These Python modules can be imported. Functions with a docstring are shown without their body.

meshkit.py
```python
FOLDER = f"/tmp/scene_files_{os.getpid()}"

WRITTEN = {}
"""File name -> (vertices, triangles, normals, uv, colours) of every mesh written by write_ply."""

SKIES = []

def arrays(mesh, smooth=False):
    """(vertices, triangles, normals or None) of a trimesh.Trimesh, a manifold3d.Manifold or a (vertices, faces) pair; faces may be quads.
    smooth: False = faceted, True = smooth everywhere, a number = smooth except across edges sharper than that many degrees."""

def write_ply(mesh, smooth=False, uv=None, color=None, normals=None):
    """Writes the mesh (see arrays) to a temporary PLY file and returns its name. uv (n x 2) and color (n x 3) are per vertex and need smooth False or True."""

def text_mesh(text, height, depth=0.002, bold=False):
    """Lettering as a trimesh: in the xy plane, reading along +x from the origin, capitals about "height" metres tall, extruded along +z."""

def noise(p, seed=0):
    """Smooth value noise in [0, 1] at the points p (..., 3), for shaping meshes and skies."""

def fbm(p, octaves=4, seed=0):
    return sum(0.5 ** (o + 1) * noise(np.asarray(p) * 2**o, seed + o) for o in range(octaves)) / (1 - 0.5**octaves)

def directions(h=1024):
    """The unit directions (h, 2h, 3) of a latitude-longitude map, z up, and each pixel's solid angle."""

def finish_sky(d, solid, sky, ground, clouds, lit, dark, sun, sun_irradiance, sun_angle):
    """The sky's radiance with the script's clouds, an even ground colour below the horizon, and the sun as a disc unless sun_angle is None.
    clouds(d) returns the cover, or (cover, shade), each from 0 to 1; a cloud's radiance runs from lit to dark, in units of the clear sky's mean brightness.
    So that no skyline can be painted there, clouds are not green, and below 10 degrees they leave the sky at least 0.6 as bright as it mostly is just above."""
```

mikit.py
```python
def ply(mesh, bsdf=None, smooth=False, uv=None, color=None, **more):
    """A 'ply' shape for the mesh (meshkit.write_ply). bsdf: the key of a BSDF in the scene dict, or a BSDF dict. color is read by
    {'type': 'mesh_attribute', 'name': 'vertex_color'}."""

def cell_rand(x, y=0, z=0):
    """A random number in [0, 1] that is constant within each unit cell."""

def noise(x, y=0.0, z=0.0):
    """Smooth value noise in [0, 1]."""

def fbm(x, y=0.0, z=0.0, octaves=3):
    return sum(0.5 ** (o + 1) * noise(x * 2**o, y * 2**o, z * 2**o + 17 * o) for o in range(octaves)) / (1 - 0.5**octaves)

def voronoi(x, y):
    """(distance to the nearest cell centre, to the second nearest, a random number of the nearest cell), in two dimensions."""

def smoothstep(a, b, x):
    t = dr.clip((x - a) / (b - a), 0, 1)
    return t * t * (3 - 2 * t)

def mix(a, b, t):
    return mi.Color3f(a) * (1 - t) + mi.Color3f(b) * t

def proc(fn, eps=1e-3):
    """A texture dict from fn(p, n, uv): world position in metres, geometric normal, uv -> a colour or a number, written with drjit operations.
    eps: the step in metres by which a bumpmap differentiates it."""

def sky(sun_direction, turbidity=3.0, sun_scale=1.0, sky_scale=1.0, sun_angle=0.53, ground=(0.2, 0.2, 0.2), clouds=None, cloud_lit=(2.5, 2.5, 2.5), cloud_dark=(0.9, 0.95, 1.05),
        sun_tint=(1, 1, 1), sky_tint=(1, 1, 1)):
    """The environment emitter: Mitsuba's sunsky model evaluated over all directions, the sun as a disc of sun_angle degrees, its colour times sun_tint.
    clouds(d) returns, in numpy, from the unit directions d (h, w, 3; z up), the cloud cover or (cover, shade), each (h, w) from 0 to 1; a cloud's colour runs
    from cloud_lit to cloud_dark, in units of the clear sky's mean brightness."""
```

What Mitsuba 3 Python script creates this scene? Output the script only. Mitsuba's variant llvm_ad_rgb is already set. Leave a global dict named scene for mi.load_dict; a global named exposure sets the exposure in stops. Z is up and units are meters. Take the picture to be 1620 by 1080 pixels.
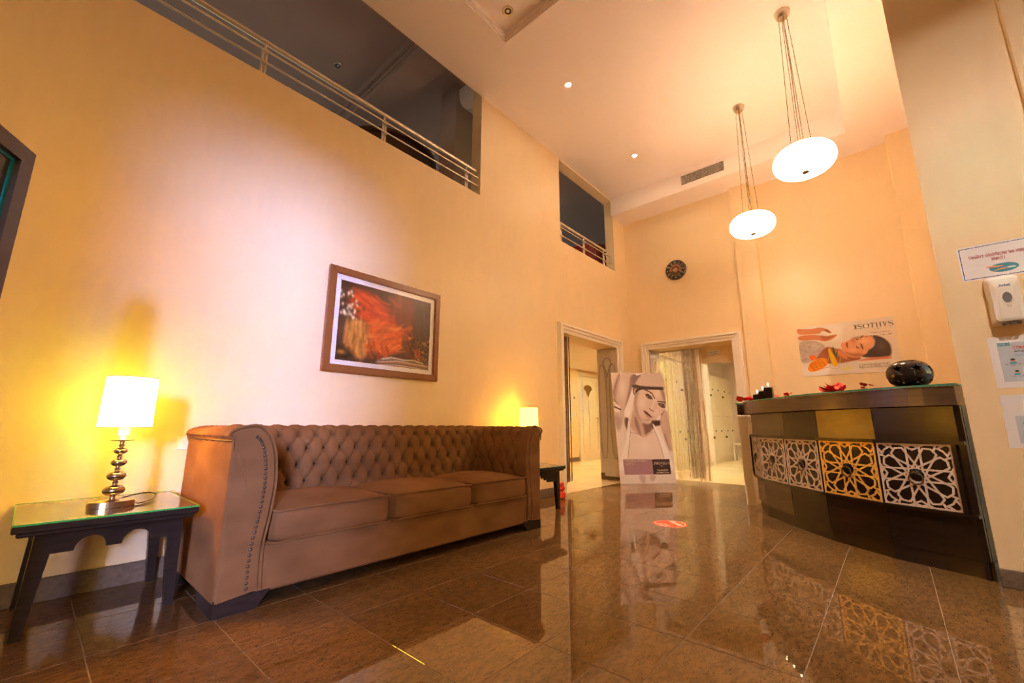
import math, random
import numpy as np, trimesh, drjit as dr, mitsuba as mi
import manifold3d as m3d
import shapely
from shapely.geometry import Polygon, LineString, MultiPolygon, Point, box as sbox
from shapely.ops import unary_union
from shapely import affinity
import mikit, meshkit
from mikit import proc, noise, fbm, voronoi, cell_rand, smoothstep, mix

random.seed(7); RNG = np.random.default_rng(7)
T = mi.ScalarTransform4f
scene, labels = {'type': 'scene'}, {}

# ------------------------------------------------------------------ camera, sky, sun, exposure
YAW, PITCH, ROLL, FPX, CAM = -0.724739483, 0.198680428, 0.00300995, 665.7211, np.array([3.25, 0.0, 0.85])
_f = np.array([math.sin(YAW)*math.cos(PITCH), math.cos(YAW)*math.cos(PITCH), math.sin(PITCH)])
_r = np.cross(_f, [0, 0, 1]); _r /= np.linalg.norm(_r); _u = np.cross(_r, _f)
_up = _u*math.cos(ROLL) - _r*math.sin(ROLL)
scene['camera'] = {'type': 'perspective', 'fov_axis': 'x', 'fov': 2*math.degrees(math.atan(810/FPX)), 'near_clip': 0.05, 'far_clip': 200,
                   'to_world': T().look_at(origin=CAM.tolist(), target=(CAM+_f).tolist(), up=_up.tolist())}
exposure = 0.06
# low hazy daylight that comes in through the glazed entrance in the right-hand wall, behind the camera
scene['sky'] = mikit.sky([0.86, -0.47, 0.165], turbidity=4.0, sun_scale=5.6, sky_scale=22.0, sun_angle=8.0, sun_tint=(0.44, 0.98, 6.2), ground=(0.4, 0.4, 0.4), sky_tint=(1.12, 1.0, 0.76))

# ------------------------------------------------------------------ helpers
def srgb(r, g, b):
    return tuple(((c/255)/12.92 if c/255 <= 0.04045 else ((c/255+0.055)/1.055)**2.4) for c in (r, g, b))
def rgb(c): return {'type': 'rgb', 'value': [float(x) for x in c]}
def cat(ms): return trimesh.util.concatenate(ms)
def box(x0, x1, y0, y1, z0, z1):
    m = trimesh.creation.box((x1-x0, y1-y0, z1-z0)); m.apply_translation(((x0+x1)/2, (y0+y1)/2, (z0+z1)/2)); return m
def cbox(x0, x1, y0, y1, z0, z1, c=0.004):
    pts = []
    for sx in (0, 1):
        for sy in (0, 1):
            for sz in (0, 1):
                p = np.array([(x0, x1)[sx], (y0, y1)[sy], (z0, z1)[sz]]); d = np.array([1-2*sx, 1-2*sy, 1-2*sz])*c
                for k in range(3):
                    q = p + d; q[k] = p[k]; pts.append(q)
    return trimesh.convex.convex_hull(np.array(pts))
def hull(pts): return trimesh.convex.convex_hull(np.asarray(pts, float))
def lathe(prof, n=48, at=(0, 0, 0)):
    m = trimesh.creation.revolve(np.asarray(prof, float), sections=n); m.fix_normals() if m.is_watertight else None
    m.apply_translation(at); return m
def cyl(p0, p1, r, n=16, r2=None):
    p0, p1 = np.asarray(p0, float), np.asarray(p1, float); d = p1-p0; L = np.linalg.norm(d)
    if r2 is None: r2 = r
    m = trimesh.creation.revolve([[0, 0], [r, 0], [r2, L], [0, L]], sections=n)
    m.apply_transform(trimesh.geometry.align_vectors([0, 0, 1], d/L)); m.apply_translation(p0); return m
def tube(pts, r, n=8, closed=False):
    P = np.asarray(pts, float); N = len(P)
    if closed: tan = np.roll(P, -1, 0)-np.roll(P, 1, 0)
    else: tan = np.gradient(P, axis=0)
    tan /= np.linalg.norm(tan, axis=1, keepdims=True)+1e-12
    ref = np.array([0.13, 0.27, 0.95]); u = np.cross(tan[0], ref); u /= np.linalg.norm(u); rings = []
    for i in range(N):
        u = u - tan[i]*(u@tan[i]); u /= np.linalg.norm(u); w = np.cross(tan[i], u)
        a = np.linspace(0, 2*np.pi, n, endpoint=False)
        rr = r[i] if hasattr(r, '__len__') else r
        rings.append(P[i] + rr*(np.cos(a)[:, None]*u + np.sin(a)[:, None]*w))
    V = np.concatenate(rings); F = []
    for i in range(N if closed else N-1):
        j = (i+1) % N
        for k in range(n):
            a, b, c, d = i*n+k, i*n+(k+1) % n, j*n+(k+1) % n, j*n+k
            F += [[a, b, c], [a, c, d]]
    if not closed:
        V = np.vstack([V, P[0], P[-1]])
        for k in range(n): F += [[N*n, (k+1) % n, k], [N*n+1, (N-1)*n+k, (N-1)*n+(k+1) % n]]
    return trimesh.Trimesh(V, F, process=False)
def extrude(poly, h, frame=None):
    """poly in (a, b); frame = (origin, A, B, N): extruded from the plane along N by h"""
    gs = [g for g in getattr(poly, 'geoms', [poly]) if g.area > 1e-9]
    m = cat([trimesh.creation.extrude_polygon(g, h, engine='earcut') for g in gs])
    return place(m, frame) if frame is not None else m
def place(m, frame):
    o, A, B, N = [np.asarray(v, float) for v in frame]
    M = np.eye(4); M[:3, 0], M[:3, 1], M[:3, 2], M[:3, 3] = A, B, N, o
    m = m.copy(); m.apply_transform(M)
    return m
XZ = lambda y, s=-1: ((0, y, 0), (1, 0, 0), (0, 0, 1), (0, s, 0))      # a=x, b=z, extruded towards s*y
YZ = lambda x, s=1: ((x, 0, 0), (0, 1, 0), (0, 0, 1), (s, 0, 0))       # a=y, b=z
XY = lambda z, s=1: ((0, 0, z), (1, 0, 0), (0, 1, 0), (0, 0, s))
def fixn(m):
    if m.volume < 0: m.invert()
    return m
def mold(m): return m3d.Manifold(m3d.Mesh(np.asarray(m.vertices, np.float32), np.asarray(m.faces, np.uint32)))
def tri(mf):
    k = mf.to_mesh(); return trimesh.Trimesh(k.vert_properties[:, :3], k.tri_verts, process=False)

_used = {}
def number(base):
    n = _used.get(base, -1)+1; _used[base] = n
    return base if n == 0 else f'{base}_{n:03d}'
def put(key, mesh, bsdf, smooth=False, **kw):
    if mesh.is_watertight and mesh.volume < 0: mesh.invert()
    scene[key] = mikit.ply(mesh, bsdf, smooth, **kw); return key
def thing(name, label, category, group=None, kind=None):
    key = number(name); labels[key] = {'label': label, 'category': category}
    if group: labels[key]['group'] = group
    if kind: labels[key]['kind'] = kind
    return key
def part(parent, name, mesh, bsdf, smooth=False, label=None, kind=None, **kw):
    key = number(parent+'__'+name); put(key, mesh, bsdf, smooth, **kw)
    if label or kind:
        labels[key] = {}
        if label: labels[key]['label'] = label
        if kind: labels[key]['kind'] = kind
    return key
def struct(name, mesh, bsdf, label, smooth=False, category=None, **kw):
    key = number(name)
    if mesh is not None: put(key, mesh, bsdf, smooth, **kw)
    labels[key] = {'label': label, 'category': category or name.split('_')[0], 'kind': 'structure'}; return key
def smoothpoly(pts, it=2):
    P = np.asarray(pts, float)
    for _ in range(it):
        Q = np.roll(P, -1, 0); P = np.stack([0.75*P+0.25*Q, 0.25*P+0.75*Q], 1).reshape(-1, 2)
    return P
def text_on(txt, h, frame, centre=False, bold=False, width=None, depth=0.0006):
    m = meshkit.text_mesh(txt, h, depth, bold)
    if width: m.apply_scale([width/(m.bounds[1][0]-m.bounds[0][0]), 1, 1])
    if centre: m.apply_translation((-(m.bounds[0][0]+m.bounds[1][0])/2, 0, 0))
    return place(m, frame)

# ------------------------------------------------------------------ materials
def mat(key, d): scene[key] = d; return key
def principled(key, c, rough=0.5, **kw):
    return mat(key, {'type': 'twosided', 'bsdf': {'type': 'principled', 'base_color': c if isinstance(c, dict) else rgb(c), 'roughness': rough, 'specular': 0.5, **kw}})
def diffuse(key, c): return mat(key, {'type': 'twosided', 'bsdf': {'type': 'diffuse', 'reflectance': c if isinstance(c, dict) else rgb(c)}})

PLASTER = (0.81, 0.655, 0.435)
def plaster_fn(p, n, uv):
    a = fbm(p.x*3+7, p.y*3, p.z*1.3, 3); b = fbm((p.x+p.y)*26, p.z*5, p.x*9, 3)
    return mi.Color3f(*PLASTER)*(0.93+0.10*a+0.045*b)*mix((1, 1, 1), (1.0, 0.97, 0.90), a)
principled('mat_plaster', proc(plaster_fn), 0.42, specular=0.35)
diffuse('mat_ceiling', (0.86, 0.79, 0.77))
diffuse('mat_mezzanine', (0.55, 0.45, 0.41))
principled('mat_trim', (0.82, 0.76, 0.68), 0.35)
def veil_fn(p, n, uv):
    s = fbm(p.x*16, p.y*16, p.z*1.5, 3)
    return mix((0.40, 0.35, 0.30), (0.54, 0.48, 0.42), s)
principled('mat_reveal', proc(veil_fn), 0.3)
diffuse('mat_relief', (0.27, 0.22, 0.18))
def floor_fn(p, n, uv):
    cx, cy = (p.x-0.07)/0.4055, (p.y-0.272)/0.4075
    t = cell_rand(dr.floor(cx), dr.floor(cy), 3)
    a = fbm(p.x*80+t*31, p.y*34, 5.0, 3); b = noise(p.x*230+t*11, p.y*110, 2.0); c = noise(p.x*300, p.y*140, 9.0+t)
    base = mix((0.47, 0.31, 0.14), (0.37, 0.24, 0.105), smoothstep(0.35, 0.65, a))
    base = mix(base, (0.15, 0.092, 0.045), smoothstep(0.72, 0.9, b)*0.7)
    base = mix(base, (0.64, 0.45, 0.24), smoothstep(0.77, 0.92, c)*0.7)
    return base*(0.92+0.16*t)
mat('mat_tile', {'type': 'plastic', 'diffuse_reflectance': proc(floor_fn), 'int_ior': 1.8, 'nonlinear': True})
diffuse('mat_grout', (0.34, 0.27, 0.20))
def pale_fn(p, n, uv):
    t = cell_rand(dr.floor(p.x/0.4), dr.floor(p.y/0.4), 1)
    j = dr.minimum(dr.abs(p.x/0.4-dr.round(p.x/0.4)), dr.abs(p.y/0.4-dr.round(p.y/0.4)))
    return mi.Color3f(0.60, 0.50, 0.36)*(0.92+0.12*t)*(0.8+0.2*smoothstep(0.004, 0.008, j))
principled('mat_palefloor', proc(pale_fn), 0.25)
def stone_fn(p, n, uv):
    a = fbm(p.x*60, p.y*60, p.z*60, 3); return mix((0.08, 0.058, 0.042), (0.17, 0.13, 0.098), a)
principled('mat_stone', proc(stone_fn), 0.45, specular=0.2)
def velvet_fn(p, n, uv):
    a = fbm(p.x*5+3, p.y*5, p.z*7, 3); b = noise(p.x*300, p.y*300, p.z*300)
    return mix((0.128, 0.057, 0.021), (0.200, 0.096, 0.038), smoothstep(0.1, 0.9, a))*(0.93+0.1*b)
principled('mat_velvet', proc(velvet_fn), 0.8, sheen=0.15, sheen_tint=0.9, specular=0.1)
principled('mat_velvet_dark', (0.035, 0.016, 0.008), 0.8, specular=0.1)
def blackwood_fn(p, n, uv):
    g = fbm(p.x*14, p.y*14, p.z*70, 3); return mix((0.010, 0.007, 0.006), (0.028, 0.018, 0.014), g)
principled('mat_blackwood', proc(blackwood_fn), 0.3, specular=0.22)
def deskwood_fn(p, n, uv):
    g = fbm(p.x*7, p.y*7, p.z*40, 3)
    return mix((0.006, 0.003, 0.002), (0.017, 0.0085, 0.005), g)
principled('mat_deskwood', proc(deskwood_fn), 0.2, specular=0.3)
def deskbrown_fn(p, n, uv):
    g = fbm(p.x*7, p.y*7, p.z*40, 3); return mix((0.030, 0.016, 0.008), (0.055, 0.031, 0.015), g)
principled('mat_deskbrown', proc(deskbrown_fn), 0.24)
def gold_warmlit_fn(p, n, uv):
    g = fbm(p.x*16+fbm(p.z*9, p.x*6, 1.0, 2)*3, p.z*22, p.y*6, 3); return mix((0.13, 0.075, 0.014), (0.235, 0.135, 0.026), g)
principled('mat_gold_warmlit', proc(gold_warmlit_fn), 0.25)  # own gold of inset and cord; on the desk, reflected warm light painted in
def slab_fn(p, n, uv):
    g = fbm(p.x*5, p.y*5, p.z*60, 3); return mix((0.045, 0.026, 0.016), (0.085, 0.050, 0.030), g)
principled('mat_deskslab', proc(slab_fn), 0.25)
principled('mat_lattice', (0.62, 0.52, 0.46), 0.38, metallic=0.25)
principled('mat_lattice_warmlit', (0.80, 0.50, 0.13), 0.35, metallic=0.35)  # same lattice metal with reflected warm light put into its colour
mat('mat_glass', {'type': 'dielectric', 'int_ior': 1.5, 'ext_ior': 1.0})
principled('mat_glassedge', (0.035, 0.17, 0.12), 0.15)
principled('mat_glassedge_bright', (0.04, 0.32, 0.07), 0.15)
principled('mat_steel', (0.86, 0.80, 0.72), 0.38, metallic=1.0)
principled('mat_nickel', (0.58, 0.50, 0.40), 0.24, metallic=1.0)
principled('mat_bronze', (0.10, 0.065, 0.045), 0.35, metallic=0.7)
principled('mat_copper', (0.55, 0.26, 0.17), 0.3, metallic=0.8)
principled('mat_frame', (0.215, 0.075, 0.022), 0.3)
principled('mat_white', (0.80, 0.79, 0.78), 0.4)
principled('mat_paper', (0.78, 0.77, 0.82), 0.25)
principled('mat_plastic', (0.80, 0.78, 0.74), 0.18)
principled('mat_black', (0.008, 0.007, 0.007), 0.12)
principled('mat_ceramic', (0.010, 0.007, 0.006), 0.06)
principled('mat_screen', (0.03, 0.028, 0.03), 0.15)
principled('mat_tv', (0.034, 0.022, 0.016), 0.35)
principled('mat_cyan', (0.01, 0.16, 0.22), 0.2)
principled('mat_red', (0.62, 0.022, 0.012), 0.4)
principled('mat_redglaze', (0.55, 0.035, 0.012), 0.12)
principled('mat_sticker', (0.80, 0.085, 0.018), 0.3)
principled('mat_maroon', (0.25, 0.012, 0.045), 0.5)
principled('mat_ink', (0.03, 0.025, 0.025), 0.5)
principled('mat_blue', (0.02, 0.05, 0.22), 0.4)
principled('mat_redink', (0.62, 0.08, 0.05), 0.4)
principled('mat_teal', (0.05, 0.26, 0.36), 0.4)
principled('mat_palebluepaper', (0.50, 0.56, 0.66), 0.3)
principled('mat_skin', (0.72, 0.34, 0.18), 0.5)
principled('mat_creamink', (0.75, 0.68, 0.60), 0.5)
principled('mat_gray', (0.12, 0.12, 0.13), 0.3)
principled('mat_pebble', (0.75, 0.72, 0.70), 0.5)
principled('mat_locker', (0.74, 0.68, 0.54), 0.25)
principled('mat_brownwood', (0.085, 0.042, 0.018), 0.35)
principled('mat_darkred', (0.20, 0.012, 0.016), 0.5)
def skyreflect_fn(p, n, uv):
    a = fbm(p.x*40, p.y*40, p.z*25, 3); return mix((0.02, 0.035, 0.06), (0.16, 0.24, 0.36), smoothstep(0.35, 0.7, a))
principled('mat_skyreflect', proc(skyreflect_fn), 0.25)  # mottled blue stands for the sky mirrored in the strip
mat('mat_string', {'type': 'twosided', 'bsdf': {'type': 'diffuse', 'reflectance': rgb((0.60, 0.43, 0.25))}})
mat('mat_string_dark', {'type': 'twosided', 'bsdf': {'type': 'diffuse', 'reflectance': rgb((0.25, 0.16, 0.10))}})
principled('mat_print', {'type': 'mesh_attribute', 'name': 'vertex_color'}, 0.3, specular=0.4)
principled('mat_print_matte', {'type': 'mesh_attribute', 'name': 'vertex_color'}, 0.5, specular=0.3)
diffuse('mat_shade', (0.7, 0.6, 0.45))
def area(c): return {'type': 'area', 'radiance': rgb(c)}

# ------------------------------------------------------------------ the room shell
FAR, CEIL, SILL = 6.78, 4.82, 3.49
low = Polygon([(-4, -0.02), (FAR, -0.02), (FAR, SILL-0.02), (-4, SILL-0.02)]).difference(sbox(4.735, -1, 6.285, 2.137))
upper = Polygon([(-4, SILL-0.02), (FAR, SILL-0.02), (FAR, 5.2), (-4, 5.2)]).difference(sbox(-2.6, SILL, 3.10, 5.0)).difference(sbox(4.72, SILL, 6.36, 4.80))
struct('wall_left', cat([extrude(low, 0.37, YZ(-0.37)), extrude(upper, 0.16, YZ(-0.16))]), 'mat_plaster', 'tall cream plaster wall behind the sofa, with balcony openings high up', category='wall')
far = sbox(-0.0, -0.02, 1.9, 5.0).difference(sbox(0.335, -1, 1.63, 2.12))
wall_far = struct('wall_far', extrude(far, 0.40, XZ(FAR+0.40)), 'mat_plaster', 'yellow plaster end wall with the doorway and the round clock', category='wall')
part(wall_far, 'pilaster', box(1.815, 2.095, 6.71, 7.0, 0, 4.6), 'mat_plaster')
part(wall_far, 'niche_panel', box(2.09, 3.75, 6.90, 7.1, 0, 4.7), 'mat_plaster')
part(wall_far, 'pilaster', box(3.66, 4.3, 6.69, 7.1, 0, 4.7), 'mat_plaster')
col = Polygon([(3.595, 3.67), (4.09, 3.67), (4.09, 3.62), (6.4, 3.62), (6.4, 3.75), (3.602, 3.75)])
struct('wall_front', extrude(col, 5.0, XY(-0.02)), 'mat_plaster', 'beige plaster pier right of the reception desk with the notices on it', category='wall')
struct('wall_behind_desk', box(3.93, 4.1, 4.3, 7.1, 0, 5), 'mat_plaster', 'plaster side wall behind the reception desk', category='wall')
struct('wall_back', box(-0.4, 6.6, -4.2, -4.0, 0, 5), 'mat_plaster', 'plaster wall behind the viewer', category='wall')
rw = sbox(-4.0, 0, 3.62, 5.0).difference(sbox(-2.95, 0.0, -1.60, 4.0))
struct('wall_right', extrude(rw, 0.2, YZ(6.2)), 'mat_plaster', 'plaster wall with the glazed entrance', category='wall')
ent = struct('door_entrance', None, None, 'black framed glazed entrance', category='door')
part(ent, 'frame', cat([box(6.24, 6.30, -2.95, -2.89, 0, 4.0), box(6.24, 6.30, -1.66, -1.60, 0, 4), box(6.24, 6.30, -2.95, -1.60, 3.94, 4.0), box(6.25, 6.29, -2.9, -1.65, 2.3, 2.36)]), 'mat_black')

# ceiling with its recessed tray, the dropped beam and the soffit over the desk
tray = sbox(0.715, -2.0, 3.0, 2.745)
struct('ceiling', cat([extrude(sbox(-0.004, -4.1, 6.4, 7.1).difference(tray), 0.05, XY(CEIL)), box(0.6, 3.2, -2.1, 2.9, 4.90, 4.95), box(0.002, 0.05, -4.1, 7.1, 4.869, 5.46)]), 'mat_ceiling', 'white ceiling with a recessed tray', category='ceiling')  # last strip, above the ceiling, is added out of view to block stray sun
cor = []
for z0, z1, o in ((4.815, 4.838, 0.0), (4.838, 4.858, 0.012), (4.858, 4.90, 0.03)):
    inner = tray.buffer(-o-0.004, join_style=2)
    cor.append(extrude(tray.buffer(0.008, join_style=2).difference(inner), z1-z0, XY(z0)))
struct('trim_1', cat(cor), 'mat_ceiling', 'stepped white moulding around the recessed ceiling tray', category='moulding')
beam = unary_union([sbox(0.0, 6.30, 3.31, 6.95), sbox(3.29, -4.0, 6.3, 6.95)])
beam_key = struct('ceiling_beam', extrude(beam, CEIL-4.5, XY(4.5)), 'mat_ceiling', 'dropped white soffit along the end wall and over the desk', category='soffit')
# baseboards
bb = 'mat_stone'
struct('baseboard_left', cat([cbox(0, 0.022, -4, 4.60, 0, 0.108, 0.003), cbox(0, 0.022, 6.42, FAR, 0, 0.108, 0.003)]), bb, 'dark speckled stone skirting along the sofa wall', category='baseboard')
struct('baseboard_front', cat([cbox(3.592, 4.1, 3.65, 3.67, 0, 0.092, 0.003), cbox(4.08, 6.2, 3.60, 3.62, 0, 0.092, 0.003)]), bb, 'grey stone skirting at the foot of the beige pier', category='baseboard')

def casing(name, label, frame_of, a0, a1, top, w):
    # moulded door casing: three stepped bands around the opening (a0, a1 outer edges; w width)
    key = struct(name, None, None, label, category='door casing')
    o = sbox(a0, -0.001, a1, top)
    bands = ((0.0, w, 0.014), (0.006, w*0.66, 0.034), (0.014, w*0.34, 0.056))
    ms = []
    for i, (d0, d1, th) in enumerate(bands):
        outer = sbox(a0+d0, -0.0005*i, a1-d0, top-d0); inner = sbox(a0+d1, -1, a1-d1, top-d1)
        ms.append(extrude(outer.difference(inner), th, frame_of))
    part(key, 'moulding', cat(ms), 'mat_trim')
    return key
d1 = casing('door_1', 'white moulded casing of the doorway left of the poster board', YZ(0.0), 4.600, 6.415, 2.262, 0.135)
d2 = casing('door_2', 'white moulded casing of the doorway with the string curtain', XZ(FAR), 0.205, 1.755, 2.245, 0.125)

# relief panels on the reveals, with the palm-fan motif
def fan_outline(cx, top, w, h):
    a = [(cx-w*0.5, top-h*0.28), (cx-w*0.34, top-h*0.07), (cx, top), (cx+w*0.34, top-h*0.07), (cx+w*0.5, top-h*0.28),
         (cx+w*0.26, top-h*0.45), (cx+w*0.08, top-h*0.75), (cx, top-h), (cx-w*0.08, top-h*0.75), (cx-w*0.26, top-h*0.45)]
    return Polygon(smoothpoly(a, 2))
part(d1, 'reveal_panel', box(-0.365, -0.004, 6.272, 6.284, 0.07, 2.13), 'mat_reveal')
fr = fan_outline(0, 1.98, 0.16, 0.34)
rel = [fr.buffer(0.006).difference(fr.buffer(-0.006))]
for s in (-1, 1):
    arc = Polygon(smoothpoly([(s*0.085, 1.90), (s*0.03, 1.70), (s*0.03, 0.35), (s*0.16, 0.35), (s*0.16, 1.80)], 2)); rel.append(arc.buffer(0.005).difference(arc.buffer(-0.005)))
part(d1, 'relief', extrude(affinity.translate(unary_union(rel), -0.185, 0), 0.006, XZ(6.273)), 'mat_relief', label='raised palm-fan outline on the reveal panel')
part(d1, 'kick_plate', fixn(cat([box(-0.36, -0.006, 6.262, 6.274, 0.02, 0.075), box(-0.365, -0.30, 6.262, 6.274, 0.075, 0.12)])), 'mat_deskbrown')
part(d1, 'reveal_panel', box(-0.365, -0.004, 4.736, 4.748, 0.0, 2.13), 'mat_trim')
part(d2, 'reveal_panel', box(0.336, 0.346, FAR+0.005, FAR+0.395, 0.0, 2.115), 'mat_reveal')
fr2 = fan_outline(0, 1.96, 0.17, 0.36)
part(d2, 'relief', extrude(affinity.translate(fr2.buffer(0.006).difference(fr2.buffer(-0.006)), FAR+0.2, 0), 0.006, YZ(0.346)), 'mat_trim', label='raised palm-fan outline on the reveal')
part(d2, 'reveal_panel', box(1.619, 1.629, FAR+0.005, FAR+0.395, 0.0, 2.115), 'mat_trim')
# lintel panel with its small sign, behind the curtain line
part(d2, 'lintel_panel', box(1.02, 1.63, 7.175, 7.235, 1.865, 2.12), 'mat_plaster')

# floor: polished tiles, each its own piece, over a grout bed
floor = struct('floor', box(-0.37, 6.4, -4.1, 7.2, -0.06, -0.0016), 'mat_grout', 'polished brown speckled stone tile floor', category='floor')
gx0, gy0, sx, sy, g = 0.07, 0.272, 0.4055, 0.4075, 0.0016
def px_of(P):
    d = np.asarray(P, float)-CAM; R = _r*math.cos(ROLL)+_u*math.sin(ROLL); z = d@_f
    return (810+FPX*(d@R)/z, 540-FPX*(d@_up)/z) if z > 0.15 else (9999, 9999)
def tile_mesh(x0, x1, y0, y1):
    a, b, c, d, k = x0+g, x1-g, y0+g, y1-g, 0.0012
    V = [(a, c, -.004), (b, c, -.004), (b, d, -.004), (a, d, -.004), (a, c, -k), (b, c, -k), (b, d, -k), (a, d, -k), (a+k, c+k, 0), (b-k, c+k, 0), (b-k, d-k, 0), (a+k, d-k, 0)]
    F = []
    for L in (0, 4):
        for i in range(4):
            j = (i+1) % 4; F += [[L+i, L+j, L+4+j], [L+i, L+4+j, L+4+i]]
    F += [[8, 9, 10], [8, 10, 11]]
    return trimesh.Trimesh(V, F, process=False)
xs = [0.0]+[gx0+sx*i for i in range(0, 16)]; ys = [-4.0]+[gy0+sy*j for j in range(-10, 17)]
xs = [x for x in xs if x < 6.2]+[6.2]; ys = [y for y in ys if y < 6.9]+[7.19]
rest = []
for i in range(len(xs)-1):
    for j in range(len(ys)-1):
        x0, x1, y0, y1 = xs[i], xs[i+1], ys[j], ys[j+1]
        if y1 > FAR+0.05: x0, x1 = max(x0, 0.335), min(x1, 1.63)
        if x1-x0 < 0.02: continue
        y0c = y0
        tm = tile_mesh(x0, x1, y0, y1)
        seen = False
        for a in (0.1, 0.5, 0.9):
            for b in (0.1, 0.5, 0.9):
                u, v = px_of((x0+(x1-x0)*a, y0+(y1-y0)*b, 0))
                seen |= (0 <= u <= 1620 and 0 <= v <= 1085)
        cx, cy = (x0+x1)/2, (y0+y1)/2
        if cx > 3.6 and cy > 3.6: seen = False
        if seen: part(floor, 'tile', tm, 'mat_tile')
        else: rest.append(tm)
part(floor, 'outer_tiles', cat(rest), 'mat_tile', kind='stuff', label='brown stone tiles beyond the edges of the view')

# ------------------------------------------------------------------ mezzanine behind the balcony openings
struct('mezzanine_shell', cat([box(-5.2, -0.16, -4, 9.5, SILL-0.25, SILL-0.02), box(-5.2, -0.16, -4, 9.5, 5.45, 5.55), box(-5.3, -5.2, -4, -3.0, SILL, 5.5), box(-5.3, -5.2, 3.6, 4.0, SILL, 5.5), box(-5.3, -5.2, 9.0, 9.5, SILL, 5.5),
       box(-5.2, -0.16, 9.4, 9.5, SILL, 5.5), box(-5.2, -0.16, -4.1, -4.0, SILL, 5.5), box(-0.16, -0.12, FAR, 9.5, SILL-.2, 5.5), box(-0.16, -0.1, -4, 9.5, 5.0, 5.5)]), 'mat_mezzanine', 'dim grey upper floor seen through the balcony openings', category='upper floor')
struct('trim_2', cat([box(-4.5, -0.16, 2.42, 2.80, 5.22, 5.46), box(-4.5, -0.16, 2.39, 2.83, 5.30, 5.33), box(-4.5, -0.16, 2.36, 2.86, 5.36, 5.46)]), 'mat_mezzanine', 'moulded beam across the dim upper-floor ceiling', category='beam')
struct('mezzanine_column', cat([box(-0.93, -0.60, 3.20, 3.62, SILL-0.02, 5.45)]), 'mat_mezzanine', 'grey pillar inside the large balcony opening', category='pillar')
k = thing('corbel', 'curved plaster bracket at the top right corner of the large balcony opening', 'bracket')
qp = [(0.0, 5.2)]+[(0.28*math.cos(a), 5.2-0.42*math.sin(a)) for a in np.linspace(0, math.pi/2, 14)]
part(k, 'scroll', extrude(Polygon(qp), 0.22, ((0, 3.12, 0), (-1, 0, 0), (0, 0, 1), (0, 1, 0))).apply_translation((-0.18, 0, 0)), 'mat_ceiling')
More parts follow.
